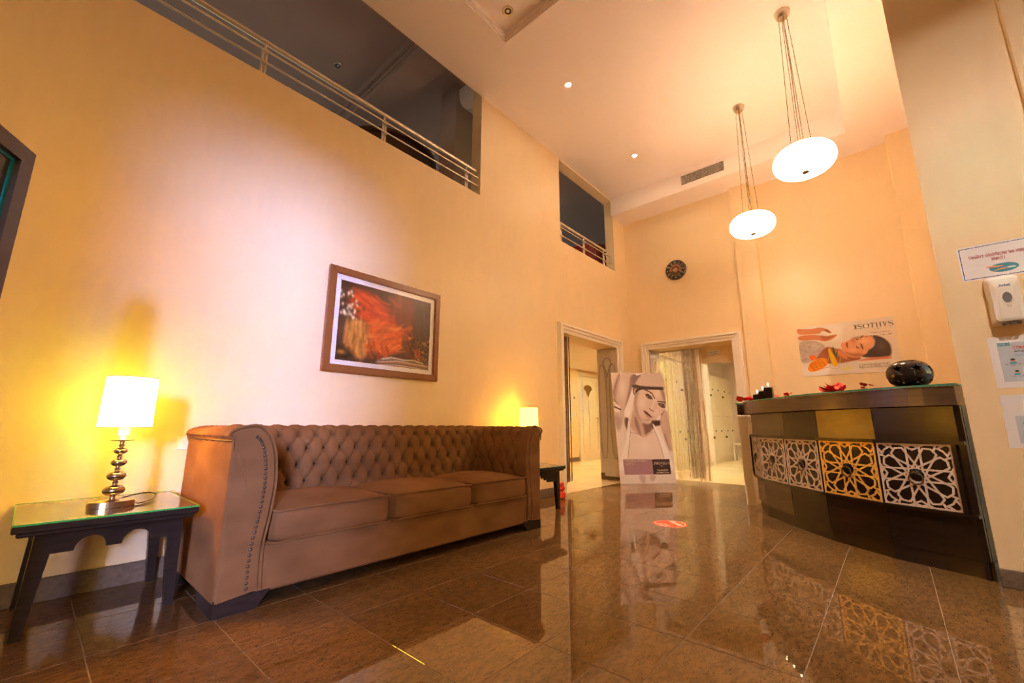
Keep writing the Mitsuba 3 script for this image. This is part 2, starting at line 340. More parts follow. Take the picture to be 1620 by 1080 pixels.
k = thing('round_bar', 'brown curved wooden bar behind the balcony railing', 'bar counter')
part(k, 'front', lathe([[0, 0], [0.66, 0], [0.66, 1.08], [0, 1.08]], 72, (-1.72, 2.85, SILL-0.02)), 'mat_brownwood')
part(k, 'top', lathe([[0, 0], [0.72, 0], [0.72, 0.045], [0, 0.045]], 72, (-1.72, 2.85, SILL+1.06)), 'mat_brownwood')
k = thing('bar_lamp', 'small shiny metal lamp on the curved bar behind the railing', 'lamp')
part(k, 'stem', cyl((-1.22, 3.30, 4.595), (-1.22, 3.30, 4.70), 0.012), 'mat_steel', True)
part(k, 'head', cyl((-1.25, 3.26, 4.68), (-1.18, 3.34, 4.78), 0.04, 20), 'mat_steel', 30)
k = thing('tub_chair', 'dark red rounded chair back behind the small balcony railing', 'chair')
tb = [(0.50*math.cos(a), 0.45*math.sin(a)) for a in np.linspace(0, 2*math.pi, 40, endpoint=False)]
part(k, 'back', extrude(Polygon(tb).difference(sbox(-0.38, -0.30, 0.38, 0.30)), 0.72, XY(SILL)).apply_translation((-0.85, 6.85, 0)), 'mat_darkred', 30)
part(k, 'seat', extrude(sbox(-0.38, -0.30, 0.38, 0.30), 0.40, XY(SILL)).apply_translation((-0.85, 6.85, 0)), 'mat_darkred')

# ------------------------------------------------------------------ corridor behind door 1
struct('corridor_shell', cat([box(-2.9, -2.72, 3.6, 11.2, 0, 2.4), box(-2.9, -0.37, 3.4, 3.6, 0, 2.4), box(-2.9, -0.37, 11.0, 11.2, 0, 2.4), box(-0.37, -0.30, 6.79, 11.2, 0, 2.4)]), 'mat_plaster', 'cream corridor seen through the left doorway', category='corridor wall')
struct('corridor_ceiling', box(-2.9, -0.16, 3.4, 11.2, 2.315, 2.4), 'mat_ceiling', 'white ceiling of the corridor behind the left doorway', category='ceiling')
struct('corridor_floor', box(-2.9, -0.002, 3.4, 11.2, -0.05, 0.001).difference(box(-0.37, 0.1, 3.3, 4.735, -1, 1)).difference(box(-0.37, 0.1, 6.285, 12, -1, 1)), 'mat_palefloor', 'pale tiled floor of the corridor behind the left doorway', category='floor')
struct('baseboard_corridor', cat([box(-2.72, -2.705, 3.6, 9.28, 0, 0.10)]), 'mat_stone', 'stone skirting in the corridor', category='baseboard')
cd = struct('door_3', None, None, 'white corridor door with a gold fan-shaped inset', category='door')
part(cd, 'leaf', box(-2.715, -2.675, 9.40, 10.26, 0.005, 2.14), 'mat_trim')
part(cd, 'frame', extrude(sbox(9.30, 0, 10.37, 2.235).difference(sbox(9.39, -1, 10.27, 2.145)), 0.06, YZ(-2.72)), 'mat_trim')
part(cd, 'fan_inset', extrude(fan_outline(9.74, 1.93, 0.44, 0.36), 0.006, YZ(-2.675)), 'mat_gold_warmlit', label='gold fan-shaped inset')
part(cd, 'groove', extrude(unary_union([sbox(9.755, 0.3, 9.765, 1.55), sbox(9.46, 0.2, 9.467, 2.04), sbox(10.18, 0.2, 10.187, 2.04)]), 0.004, YZ(-2.675)), 'mat_reveal')
part(cd, 'handle', cat([cyl((-2.675, 10.18, 1.07), (-2.63, 10.18, 1.07), 0.012), cyl((-2.632, 10.19, 1.07), (-2.632, 10.05, 1.07), 0.010), cyl((-2.675, 10.18, 0.98), (-2.668, 10.18, 0.98), 0.015)]), 'mat_nickel', 30)
cd2 = struct('door_4', None, None, 'white door frame at the left of the corridor', category='door')
part(cd2, 'frame', extrude(sbox(8.30, 0, 8.78, 2.20), 0.05, YZ(-2.72)), 'mat_trim')
k = thing('light_switch', 'white light switch on the corridor wall beside the fan-inset door', 'switch')
part(k, 'plate', cbox(-2.72, -2.708, 9.09, 9.18, 1.10, 1.20, 0.003), 'mat_plastic'); part(k, 'rocker', cbox(-2.709, -2.703, 9.11, 9.16, 1.12, 1.18, 0.002), 'mat_white')
k = thing('door_sensor', 'small grey round knob on the corridor wall above the switch', 'sensor')
part(k, 'plate', cbox(-2.72, -2.711, 9.105, 9.165, 1.53, 1.60, 0.003), 'mat_nickel'); part(k, 'button', cyl((-2.711, 9.135, 1.565), (-2.700, 9.135, 1.565), 0.018), 'mat_gray')
k = thing('corridor_lamp', 'bright recessed lamp in the corridor ceiling', 'ceiling lamp')
part(k, 'ring', lathe([[0.07, 0.0], [0.085, 0], [0.085, 0.012], [0.07, 0.012]], 32, (-1.75, 9.1, 2.302)), 'mat_white')
part(k, 'lens', lathe([[0, 0.004], [0.07, 0.004], [0.07, 0.012], [0, 0.012]], 32, (-1.75, 9.1, 2.301)), 'mat_white', emitter=area((1250, 800, 340)))
k = thing('corridor_lamp', 'recessed lamp in the corridor ceiling near the left doorway', 'ceiling lamp')
part(k, 'ring', lathe([[0.07, 0.0], [0.085, 0], [0.085, 0.012], [0.07, 0.012]], 32, (-1.75, 6.0, 2.302)), 'mat_white')
part(k, 'lens', lathe([[0, 0.004], [0.07, 0.004], [0.07, 0.012], [0, 0.012]], 32, (-1.75, 6.0, 2.301)), 'mat_white', emitter=area((1250, 800, 340)))

# ------------------------------------------------------------------ locker room behind door 2
struct('locker_room_shell', cat([box(-0.38, -0.28, 7.18, 13.4, 0, 2.7), box(2.6, 2.7, 7.18, 13.4, 0, 2.7), box(-0.4, 2.7, 13.3, 13.4, 0, 2.7), box(1.63, 2.7, 7.18, 7.24, 0, 2.7), box(-0.4, 0.335, 7.18, 7.24, 0, 2.7), box(0.3, 1.7, 7.18, 7.24, 2.12, 2.7)]), 'mat_ceiling', 'pale walls of the locker room seen through the right doorway', category='wall')
struct('locker_room_ceiling', box(-0.4, 2.7, 7.18, 13.4, 2.62, 2.7), 'mat_ceiling', 'ceiling of the locker room', category='ceiling')
struct('locker_room_floor', box(-0.4, 2.7, 7.19, 13.4, -0.05, 0.002), 'mat_palefloor', 'pale tiled floor of the locker room', category='floor')
struct('locker_room_pier', cat([box(-0.3, 0.18, 10.19, 10.42, 0, 2.65)]), 'mat_ceiling', 'narrow white wall end between the lockers', category='wall')
struct('baseboard_locker_room', box(-0.28, 0.19, 10.178, 10.19, 0, 0.09), 'mat_locker', 'cream skirting below the narrow white wall end', category='baseboard')
bounds = [7.30+0.5*i for i in range(6)], [10.63+0.5*i for i in range(5)]
for bi, ylist in enumerate(bounds):
    for yi in range(len(ylist)-1):
        y0, y1 = ylist[yi], ylist[yi+1]
        nm = ('orange-lit', 'cream')[bi]
        pos = ['nearest the doorway', 'second from the doorway', 'third from the doorway', 'fourth from the doorway', 'last before the white wall end'][yi] if bi == 0 else ['right next to the white wall end', 'second past the white wall end', 'third past the white wall end', 'farthest past the white wall end'][yi]
        k = thing('locker', f'{nm} tall locker with two doors, {pos}', 'locker', group='lockers in the changing room')
        part(k, 'body', box(-0.28, 0.05, y0, y1, 0.0, 2.11), 'mat_locker')
        for z0, z1 in ((0.13, 1.095), (1.11, 2.10)):
            d = part(k, 'door', cbox(0.051, 0.070, y0+0.004, y1-0.004, z0, z1, 0.003), 'mat_locker')
            zk = z0+(z1-z0)*0.645; yk = y0+0.36 if yi % 2 == 0 else y0+0.31
            part(d, 'knob', cyl((0.07, yk, zk), (0.085, yk, zk), 0.017, 12), 'mat_ink')
            if (yi+bi) % 2: part(d, 'lock', cat([cyl((0.07, yk-0.2, zk-0.15), (0.10, yk-0.2, zk-0.15), 0.022, 12), box(0.09, 0.10, yk-0.26, yk-0.14, zk-0.16, zk-0.145)]), 'mat_ink')
k = thing('locker_room_lamp', 'recessed lamp just inside the locker room behind the string curtain', 'ceiling lamp')
part(k, 'ring', lathe([[0.07, 0.0], [0.085, 0], [0.085, 0.012], [0.07, 0.012]], 32, (0.85, 7.75, 2.606)), 'mat_white')
part(k, 'lens', lathe([[0, 0.004], [0.07, 0.004], [0.07, 0.012], [0, 0.012]], 32, (0.85, 7.75, 2.605)), 'mat_white', emitter=area((480, 270, 85)))
k = thing('stool', 'white stool at the right edge of the locker room doorway', 'stool')
part(k, 'seat', cbox(0.16, 0.60, 11.9, 12.3, 0.40, 0.44, 0.008), 'mat_white')
for a, b in ((0.19, 11.93), (0.57, 11.93), (0.19, 12.27), (0.57, 12.27)): part(k, 'leg', cyl((a, b, 0), (a, b, 0.40), 0.02, 10), 'mat_white')
k = thing('locker_room_lamp', 'bright round lamp in the locker room ceiling', 'ceiling lamp')
part(k, 'ring', lathe([[0.11, 0.0], [0.13, 0], [0.13, 0.02], [0.11, 0.02]], 32, (1.2, 9.4, 2.60)), 'mat_white')
part(k, 'lens', lathe([[0, 0.004], [0.11, 0.004], [0.11, 0.02], [0, 0.02]], 32, (1.2, 9.4, 2.599)), 'mat_white', emitter=area((800, 620, 320)))
k = thing('door_sign', 'small white sign plate with black text over the right doorway', 'sign')
part(k, 'plate', cbox(1.155, 1.335, 7.168, 7.175, 1.985, 2.062, 0.002), 'mat_white')
fr = lambda z: ((1.245, 7.168, z), (1, 0, 0), (0, 0, 1), (0, -1, 0))
part(k, 'lettering', cat([text_on('Entrée vestiaires', 0.016, fr(2.028), True, True, 0.14), text_on('et hammam', 0.016, fr(2.000), True, True, 0.09)]), 'mat_ink')

# ------------------------------------------------------------------ string curtains
def strings(xa, xb, yc, z0, z1, n, r, seed, dirx=True, sway=0.012):
    rg = np.random.default_rng(seed); ms = []
    for i in range(n):
        t = (i+rg.uniform(-0.6, 0.6))/(n-1); a = xa+(xb-xa)*t; b = yc+rg.normal(0, 0.018)
        zs = np.linspace(z1, z0+rg.uniform(0, 0.05), 6); ph = rg.uniform(0, 6.28); s = rg.uniform(0.2, 1)*sway
        off = np.sin(np.linspace(0, 3.5, 6)*1.3+ph)*s*np.linspace(0, 1, 6); off -= off[0]
        pts = [((a+o, b, z) if dirx else (b, a+o, z)) for o, z in zip(off, zs)]
        ms.append(tube(pts, r, 4))
    return cat(ms)
k = thing('string_curtain', 'brown string curtain hanging in the right doorway', 'curtain')
part(k, 'rod', cyl((0.40, 7.06, 2.105), (1.10, 7.06, 2.105), 0.010, 10), 'mat_nickel', True)
part(k, 'strands', strings(0.42, 1.08, 7.06, 0.02, 2.10, 84, 0.0016, 3), 'mat_string', True, kind='stuff', label='thin hanging strings')
part(k, 'bunched_strands', strings(0.78, 1.00, 7.045, 0.03, 2.10, 40, 0.002, 4), 'mat_string_dark', True, kind='stuff', label='darker bunched strings')
part(k, 'loose_strands', cat([strings(0.97, 1.10, 7.02, 0.02, 2.10, 18, 0.0022, 5, sway=0.03)]), 'mat_string', True, kind='stuff', label='loose strings at the free edge')
k = thing('string_curtain', 'dark string curtain tied back at the left edge of the left doorway', 'curtain')
part(k, 'strands', strings(4.92, 5.03, -0.12, 0.10, 2.12, 46, 0.0022, 6, dirx=False, sway=0.01), 'mat_string_dark', True, kind='stuff', label='thin hanging strings')

# ------------------------------------------------------------------ railings
def railing(y0, y1, posts, rails, name, label, ext):
    k = thing(name, label, 'railing'); x = -0.06
    part(k, 'handrail', tube([(x, y0, 3.815), (x, y1, 3.815)], 0.021, 16), 'mat_steel', True)
    for z in rails: part(k, 'rail', tube([(x+0.03, y0+(0 if y0 < 4 else 0.02), z), (x+0.03, y1+ext, z)], 0.0085, 10), 'mat_steel', True)
    for y in posts:
        p = part(k, 'post', cat([cyl((x, y-0.012, SILL-0.005), (x, y-0.012, 3.74), 0.011, 12), cyl((x, y+0.014, SILL-0.005), (x, y+0.014, 3.70), 0.011, 12), cyl((x, y, 3.70), (x, y, 3.80), 0.010, 12)]), 'mat_steel', 30)
        for z in rails: part(p, 'clamp', cbox(x-0.012, x+0.035, y-0.02, y+0.022, z-0.014, z+0.014, 0.004), 'mat_steel')
    return k
railing(-2.6, 3.075, [-0.30, 0.80, 1.86, 2.93], (3.72, 3.615), 'balcony_railing', 'long stainless steel railing across the large balcony opening', 0.02)
railing(4.735, 6.16, [4.815, 5.455, 6.09], (3.73, 3.605), 'balcony_railing', 'short stainless steel railing in the small balcony opening', 0.13)

# ------------------------------------------------------------------ sofa
sofa = thing('sofa', 'long brown velvet button-tufted sofa against the cream wall', 'sofa')
YA, YB, XB, XF = 0.662, 3.062, 0.035, 0.885
def spline(pts, n):
    P = np.asarray(pts, float); d = np.r_[0, np.cumsum(np.linalg.norm(np.diff(P, axis=0), axis=1))]
    from scipy.interpolate import PchipInterpolator
    t = np.linspace(0, d[-1], n); return np.stack([PchipInterpolator(d, P[:, k])(t) for k in range(2)], 1), t
def tuft(s, t, a, b, depth=0.048):
    """pillow height from diamond tufting: buttons at lattice points of half-steps a (along) and b (up)"""
    u, v = (s/a+t/b)/2, (s/a-t/b)/2
    du, dv = np.abs(u-np.round(u)), np.abs(v-np.round(v))            # folds run along u = whole and v = whole
    h = (1-np.exp(-(du/0.13)**1.3))*(1-np.exp(-(dv/0.13)**1.3))
    r = np.sqrt(du**2+dv**2)
    return depth*(0.30*h+0.70*(1-np.exp(-(r/0.16)**1.4)))-depth*0.9-0.022*np.exp(-(r/0.10)**2)
def swept(profile, us, axis_point, disp):
    """profile (n, 2) open curve; disp(s, t) offsets along the profile normal; closed with end caps"""
    n = len(profile); tan = np.gradient(profile, axis=0); tan /= np.linalg.norm(tan, axis=1, keepdims=True)
    nor = np.stack([tan[:, 1], -tan[:, 0]], 1)
    t = np.r_[0, np.cumsum(np.linalg.norm(np.diff(profile, axis=0), axis=1))]
    V = np.zeros((len(us), n, 3))
    for i, s in enumerate(us):
        q = profile + nor*disp(np.full(n, s), t)[:, None]
        V[i] = axis_point(q, s)
    F = []
    m = len(us)
    I = np.arange(m*n).reshape(m, n)
    a, b, c, d = I[:-1, :-1], I[1:, :-1], I[1:, 1:], I[:-1, 1:]
    F = np.concatenate([np.stack([a, b, c], -1).reshape(-1, 3), np.stack([a, c, d], -1).reshape(-1, 3)])
    V = V.reshape(-1, 3)
    # close the back (last profile point to the first) and the two ends
    a, b, c, d = I[:-1, -1], I[1:, -1], I[1:, 0], I[:-1, 0]
    F = np.concatenate([F, np.stack([a, b, c], -1), np.stack([a, c, d], -1)])
    c0, c1 = V[I[0]].mean(0), V[I[-1]].mean(0); V = np.vstack([V, c0, c1]); k0, k1 = len(V)-2, len(V)-1
    nx = np.roll(np.arange(n), -1)
    F = np.concatenate([F, np.stack([np.full(n, k0), I[0], I[0][nx]], -1), np.stack([np.full(n, k1), I[-1][nx], I[-1]], -1)])
    return trimesh.Trimesh(V, F, process=False)
TA, TB = 0.0585, 0.105
# backrest: profile in (x, z), from seat level up the front, over the rolled top, down the back
bp, bt = spline([(0.315, 0.30), (0.30, 0.42), (0.288, 0.55), (0.280, 0.68), (0.268, 0.775), (0.235, 0.832), (0.18, 0.853), (0.11, 0.85), (0.06, 0.83), (XB, 0.79), (XB, 0.07)], 150)
Zbut = lambda t0: t0
lens = np.interp(0.49, bp[:60, 1], bt[:60])      # arc length at the lowest button row
def bdisp(s, t):
    vis = np.clip((t-0.06)/0.05, 0, 1)*np.clip((0.70-t)/0.09, 0, 1)
    return tuft(s-1.167, t-lens, TA, TB)*vis
back = swept(bp, np.linspace(YA+0.16, YB-0.16, 420), lambda q, s: np.stack([q[:, 0], np.full(len(q), s), q[:, 1]], 1), bdisp)
bk = part(sofa, 'backrest', back, 'mat_velvet', 40)
but = []
for j in range(4):
    for i in range(-8, 26):
        s = 1.167+TA*(2*i+(j % 2)); t = lens+TB*j
        if YA+0.24 < s < YB-0.24 and j < 4:
            x, z = np.interp(t, bt, bp[:, 0]), np.interp(t, bt, bp[:, 1])
            b_ = trimesh.creation.icosphere(1, 0.0095); b_.apply_scale([0.6, 1, 1]); b_.apply_translation((x-0.040, s, z)); but.append(b_)
part(bk, 'tufting_buttons', cat(but), 'mat_velvet_dark', True, kind='stuff', label='small covered buttons in the tufting')
def arm_profile(side):
    pts = [(0.195, 0.085), (0.185, 0.26), (0.203, 0.42), (0.214, 0.56), (0.208, 0.66), (0.188, 0.755), (0.150, 0.822), (0.095, 0.852), (0.035, 0.842), (-0.012, 0.815), (-0.016, 0.798), (0.004, 0.785), (0.004, 0.065)]
    return spline(pts, 130)
for side, y0, sg in ((0, YA, 1), (1, YB, -1)):
    ap, at = arm_profile(side); la = np.interp(0.49, ap[:50, 1], at[:50])
    def adisp(s, t):
        vis = np.clip((t-0.10)/0.06, 0, 1)*np.clip((0.84-t)/0.05, 0, 1)*np.clip((XF-0.075-s)/0.04, 0, 1)
        pleat = 0.012*(np.abs(np.sin((s-0.30)/TA*np.pi/2))**0.5-1)*np.clip((t-0.72)/0.08, 0, 1)*np.clip((1.02-t)/0.03, 0, 1)
        return tuft(s-0.36, t-la, TA, TB, 0.036)*vis+pleat*np.clip((XF-0.02-s)/0.06, 0, 1)-0.014*np.clip((s-(XF-0.02))/0.02, 0, 1)**2
    am = swept(ap, np.linspace(XB, XF, 170), lambda q, s: np.stack([np.full(len(q), s), y0+sg*q[:, 0], q[:, 1]], 1), adisp)
    if sg > 0: am.invert()
    ak = part(sofa, 'armrest', am, 'mat_velvet', 40)
    # front face edge piping and the nailhead rows
    fp = ap[(ap[:, 1] > 0.08)]; cen = np.array([0.10, 0.5])
    pip = [(XF+0.002, y0+sg*q[0], q[1]) for q in fp[:int(np.argmax(at[ap[:, 1] > 0.08] > 1.055))]]
    part(ak, 'piping', tube(pip, 0.006, 8), 'mat_velvet', True)
    studs = []
    inner = [q for q in fp[:int(np.argmax(fp[:, 1]))-1]]
    tt = np.r_[0, np.cumsum(np.linalg.norm(np.diff(np.array(inner), axis=0), axis=1))]
    inn = np.array(inner); tanv = np.gradient(inn, axis=0); tanv /= np.linalg.norm(tanv, axis=1, keepdims=True)
    off = inn - 0.050*np.stack([tanv[:, 1], -tanv[:, 0]], 1)
    off[:, 0] -= 0.012*np.clip((0.35-off[:, 1])/0.3, 0, 1)
    for d in np.arange(0.02, tt[-1], 0.0235):
        a_, z_ = np.interp(d, tt, off[:, 0]), np.interp(d, tt, off[:, 1])
        st = trimesh.creation.icosphere(1, 0.0085); st.apply_scale([0.6, 1, 1]); st.apply_translation((XF+0.001, y0+sg*a_, z_)); studs.append(st)
    part(ak, 'nailheads', cat(studs), 'mat_bronze', True, kind='stuff', label='row of bronze nailheads on the arm front')
    st = []
    for x in np.arange(XB+0.02, XF-0.01, 0.012):
        b_ = trimesh.creation.icosphere(1, 0.0062); b_.apply_scale([1, 0.7, 1]); b_.apply_translation((x, y0+sg*0.002, 0.776)); st.append(b_)
    part(ak, 'nailheads', cat(st), 'mat_bronze', True, kind='stuff', label='row of small bronze nailheads under the rolled top')
def cushion(y0, y1, seed):
    x0, x1, z0, z1 = 0.275, 0.905, 0.272, 0.438; n = 34
    rg = np.random.default_rng(seed)
    g_ = trimesh.creation.box((2, 2, 2)); g_ = g_.subdivide_to_size(2/n*1.5); v = g_.vertices
    w = np.array(v); c = (np.abs(w)**8).sum(1)**(1/8); w = w/np.maximum(c, 1e-9)[:, None]*np.array([1, 1, 1])
    X = (x0+x1)/2+w[:, 0]*(x1-x0)/2; Y = (y0+y1)/2+w[:, 1]*(y1-y0)/2; Z = (z0+z1)/2+w[:, 2]*(z1-z0)/2
    crown = np.clip(1-np.abs(w[:, 0])**2.5, 0, 1)*np.clip(1-np.abs(w[:, 1])**2.5, 0, 1)
    Z = Z+0.035*crown*(w[:, 2] > 0)*w[:, 2]
    X = X+0.010*(1-np.abs(w[:, 2])**2)*(w[:, 0] > 0.9)
    nz = meshkit.fbm(np.stack([X*4, Y*4, Z*6+seed], 1), 3, seed)
    Z = Z+(nz-0.5)*0.012*(w[:, 2] > 0)
    m = trimesh.Trimesh(np.stack([X, Y, Z], 1), g_.faces, process=False)
    ck = part(sofa, 'seat_cushion', m, 'mat_velvet', 50)
    ring = lambda z, e: [(x0+e if a < 0 else x1-e if False else 0, 0, z) for a in ()]
    th = np.linspace(0, 2*np.pi, 120, endpoint=False)
    def sq(th, ex, e): return np.sign(np.cos(th))*np.abs(np.cos(th))**ex, np.sign(np.sin(th))*np.abs(np.sin(th))**ex
    for z in (z1-0.006, z0+0.012):
        a, b = sq(th, 0.16, 0); pts = np.stack([(x0+x1)/2+a*((x1-x0)/2-0.002), (y0+y1)/2+b*((y1-y0)/2-0.003), np.full(120, z)+0.003*np.sin(th*5+seed)], 1)
        part(ck, 'piping', tube(pts, 0.0055, 7, closed=True), 'mat_velvet', True)
for i, (a, b) in enumerate(((0.868, 1.562), (1.566, 2.250), (2.254, 2.866))): cushion(a, b, i+1)
bm = cbox(XB+0.02, XF-0.006, YA+0.17, YB-0.17, 0.062, 0.285, 0.012)
part(sofa, 'base', bm, 'mat_velvet')
for y0, y1, s in ((YA+0.006, YA+0.245, 1), (YB-0.006, YB-0.245, -1)):
    for xa, xb, sl in ((XF-0.005, XF-0.30, -1), (XB+0.01, XB+0.25, 1)):
        m = hull([(xa, y0, 0.075), (xa, y1, 0.075), (xb, y0, 0.075), (xb, y1, 0.075), (xa, y0, 0), (xa, y1-s*0.06, 0), (xb-sl*0.06, y0, 0), (xb-sl*0.06, y1-s*0.06, 0)])
        part(sofa, 'leg', m, 'mat_blackwood')

# ------------------------------------------------------------------ side tables and lamps
def side_table(name_label, x0, x1, y0, y1, zt, lx0, lx1, ly0, ly1, style):
    k = thing('side_table', name_label, 'side table')
    tp = part(k, 'tabletop', cat([cbox(x0, x1, y0, y1, zt-0.034, zt-0.007, 0.004), cbox(x0+0.015, x1-0.015, y0+0.015, y1-0.015, zt-0.052, zt-0.033, 0.005)]), 'mat_blackwood')
    gl = part(k, 'glass_top', box(x0+0.003, x1-0.003, y0+0.003, y1-0.003, zt-0.0065, zt), 'mat_glass', label='clear glass sheet')
    e = extrude(sbox(x0, y0, x1, y1).difference(sbox(x0+0.0025, y0+0.0025, x1-0.0025, y1-0.0025)), 0.0066, XY(zt-0.0066))
    part(gl, 'edge', e, 'mat_glassedge_bright' if style == 0 else 'mat_glassedge', label='green polished glass edge')
    t = 0.045; zb = zt-0.052
    for (x, s) in ((lx0, 1), (lx1, -1)):
        for (y, q) in ((ly0, 1), (ly1, -1)):
            x2, y2 = x+s*t, y+q*t; u = 0.012 if y == ly0 else 0.004
            part(k, 'leg', hull([(x, y-0*q, zb), (x2, y, zb), (x, y2+q*0.02, zb), (x2, y2+q*0.02, zb), (x, y-q*u*1.5, 0), (x2-s*0.008, y-q*u*1.5, 0), (x, y2-q*u*1.5-q*0.010, 0), (x2-s*0.008, y2-q*u*1.5-q*0.010, 0)]), 'mat_blackwood')
    def apron(a0, a1):
        d = 0.105; w = a1-a0
        P = sbox(a0, zb-d, a1, zb)
        if style == 0:
            r = w*0.108
            for c in (0.345, 0.67):
                P = P.difference(affinity.scale(Point(a0+w*c, zb-d).buffer(r), 1, 1.05))
        else:
            c = (a0+a1)/2
            for q, s_ in ((0, 0.085), (0.045, 0.06), (-0.045, 0.06), (0.09, 0.03), (-0.09, 0.03)):
                P = P.difference(Polygon([(c+q-0.035, zb-d-0.001), (c+q+0.035, zb-d-0.001), (c+q+0.02, zb-d+s_*0.7), (c+q, zb-d+s_), (c+q-0.02, zb-d+s_*0.7)]))
            P = P.difference(sbox(c-0.12, zb-d-1, c+0.12, zb-d+0.02))
        return P
    part(k, 'apron', extrude(apron(ly0+0.01, ly1-0.01), 0.018, YZ(lx1-0.022)), 'mat_blackwood')
    part(k, 'apron', extrude(apron(ly0+0.01, ly1-0.01), 0.018, YZ(lx0+0.004)), 'mat_blackwood')
    part(k, 'apron', extrude(apron(lx0+0.01, lx1-0.01), 0.018, XZ(ly0+0.022)), 'mat_blackwood')
    part(k, 'apron', extrude(apron(lx0+0.01, lx1-0.01), 0.018, XZ(ly1-0.004)), 'mat_blackwood')
    return k
side_table('black wooden side table with a green-edged glass top left of the sofa', 0.012, 0.695, 0.020, 0.612, 0.472, 0.028, 0.520, 0.092, 0.592, 0)
side_table('black wooden side table with scalloped apron beyond the right end of the sofa', 0.05, 0.585, 3.16, 3.885, 0.442, 0.075, 0.528, 3.20, 3.845, 1)

LAMP = (46.0, 18.5, 0.9)
def table_lamp(label, x, y, z, cord, power=1.0):
    k = thing('table_lamp', label, 'lamp')
    th = np.linspace(0, 2*np.pi, 48, endpoint=False)
    foot = Polygon(np.stack([0.058*np.cos(th), 0.085*np.sign(np.sin(th))*np.abs(np.sin(th))**0.9], 1))
    part(k, 'base', cat([extrude(foot, 0.022, XY(z)), extrude(foot.buffer(-0.004), 0.003, XY(z+0.022))]).apply_translation((x, y, 0)), 'mat_nickel')
    zz = [(0.0215, 0.025), (0.028, 0.028)]
    prof = [(0, 0.024), (0.028, 0.024), (0.026, 0.028), (0.012, 0.032), (0.010, 0.040)]
    for c, rr, hh in ((0.073, 0.0415, 0.0265), (0.139, 0.036, 0.0225), (0.201, 0.0305, 0.019), (0.255, 0.0255, 0.0155)):
        for a in np.linspace(-1.3, 1.3, 15): prof.append((rr*math.cos(a), c+hh*math.sin(a)))
        prof += [(0.008, c+hh+0.005), (0.013, c+hh+0.010), (0.008, c+hh+0.015)]
    prof += [(0.009, 0.300), (0, 0.300)]
    part(k, 'stem', lathe(prof, 40, (x, y, z)), 'mat_nickel', 50)
    part(k, 'dish', lathe([(0, 0.300), (0.042, 0.303), (0.044, 0.307), (0.010, 0.308), (0, 0.308)], 40, (x, y, z)), 'mat_nickel', 40)
    part(k, 'socket', lathe([(0, 0.307), (0.012, 0.307), (0.012, 0.325), (0.022, 0.330), (0.022, 0.366), (0, 0.366)], 24, (x, y, z)), 'mat_plastic', 40)
    part(k, 'bulb', lathe([(0, 0.366), (0.014, 0.366), (0.030, 0.405), (0.033, 0.43), (0.026, 0.455), (0, 0.463)], 20, (x, y, z)), 'mat_white', emitter=area((460*power, 185*power, 10*power)))
    z0, z1, r0, r1 = 0.368, 0.610, 0.1035, 0.1000
    part(k, 'shade', lathe([(r0, z0), (r1, z1), (r1-0.0015, z1), (r0-0.0015, z0), (r0, z0)], 64, (x, y, z)), 'mat_shade', 40, emitter=area([c*power for c in LAMP]), label='glowing cream fabric drum shade')
    rim = cat([lathe([(r+0.0008, h-0.004), (r+0.0008, h+0.0005), (r-0.0022, h+0.0005), (r-0.0022, h-0.004), (r+0.0008, h-0.004)], 64, (x, y, z)) for r, h in ((r0, z0+0.002), (r1, z1+0.001))])
    part(k, 'shade_rim', rim, 'mat_locker')
    sp = cat([tube([(x, y, z+z0+0.01), (x+r0*math.cos(a), y+r0*math.sin(a), z+z0+0.004)], 0.002, 6) for a in (0.3, 2.4, 4.5)])
    part(k, 'spider', sp, 'mat_steel')
    if cord:
        th = np.linspace(0, 1, 30)
        ctl = np.array([(x-0.02, y+0.02, z+0.012), (x-0.10, y+0.07, z+0.028), (x-0.16, y+0.16, z+0.030), (x-0.14, y+0.185, z+0.012), (x-0.02, y+0.13, z+0.005), (x+0.0, y+0.09, z+0.006)])
        from scipy.interpolate import CubicSpline
        cs = CubicSpline(np.linspace(0, 1, len(ctl)), ctl); part(k, 'cord', tube(cs(np.linspace(0, 1, 60)), 0.0025, 6), 'mat_black', True, label='black cord lying in a loop')
table_lamp('lit lamp with stacked-ball metal stem on the side table left of the sofa', 0.429, 0.321, 0.4725, True)
table_lamp('lit lamp whose cream shade shows above the far right arm of the sofa', 0.25, 3.672, 0.4425, False, 0.45)
k = thing('wall_socket', 'white wall socket low on the wall just left of the sofa', 'socket')
part(k, 'plate', cbox(0.0, 0.012, 0.618, 0.698, 0.705, 0.785, 0.003), 'mat_plastic'); part(k, 'cover', cbox(0.012, 0.018, 0.633, 0.683, 0.72, 0.77, 0.002), 'mat_white')
k = thing('red_jar', 'small glossy red ceramic jar on the floor behind the far side table leg', 'jar')
part(k, 'body', lathe([(0, 0.004), (0.05, 0.004), (0.068, 0.02), (0.066, 0.07), (0.045, 0.095), (0.062, 0.115), (0.060, 0.135), (0.035, 0.15), (0.050, 0.165), (0.048, 0.185), (0, 0.19)], 32, (0.17, 4.36, 0)), 'mat_redglaze', 40)
part(k, 'foot', lathe([(0, 0), (0.052, 0), (0.052, 0.008), (0, 0.008)], 32, (0.17, 4.36, 0)), 'mat_ink')

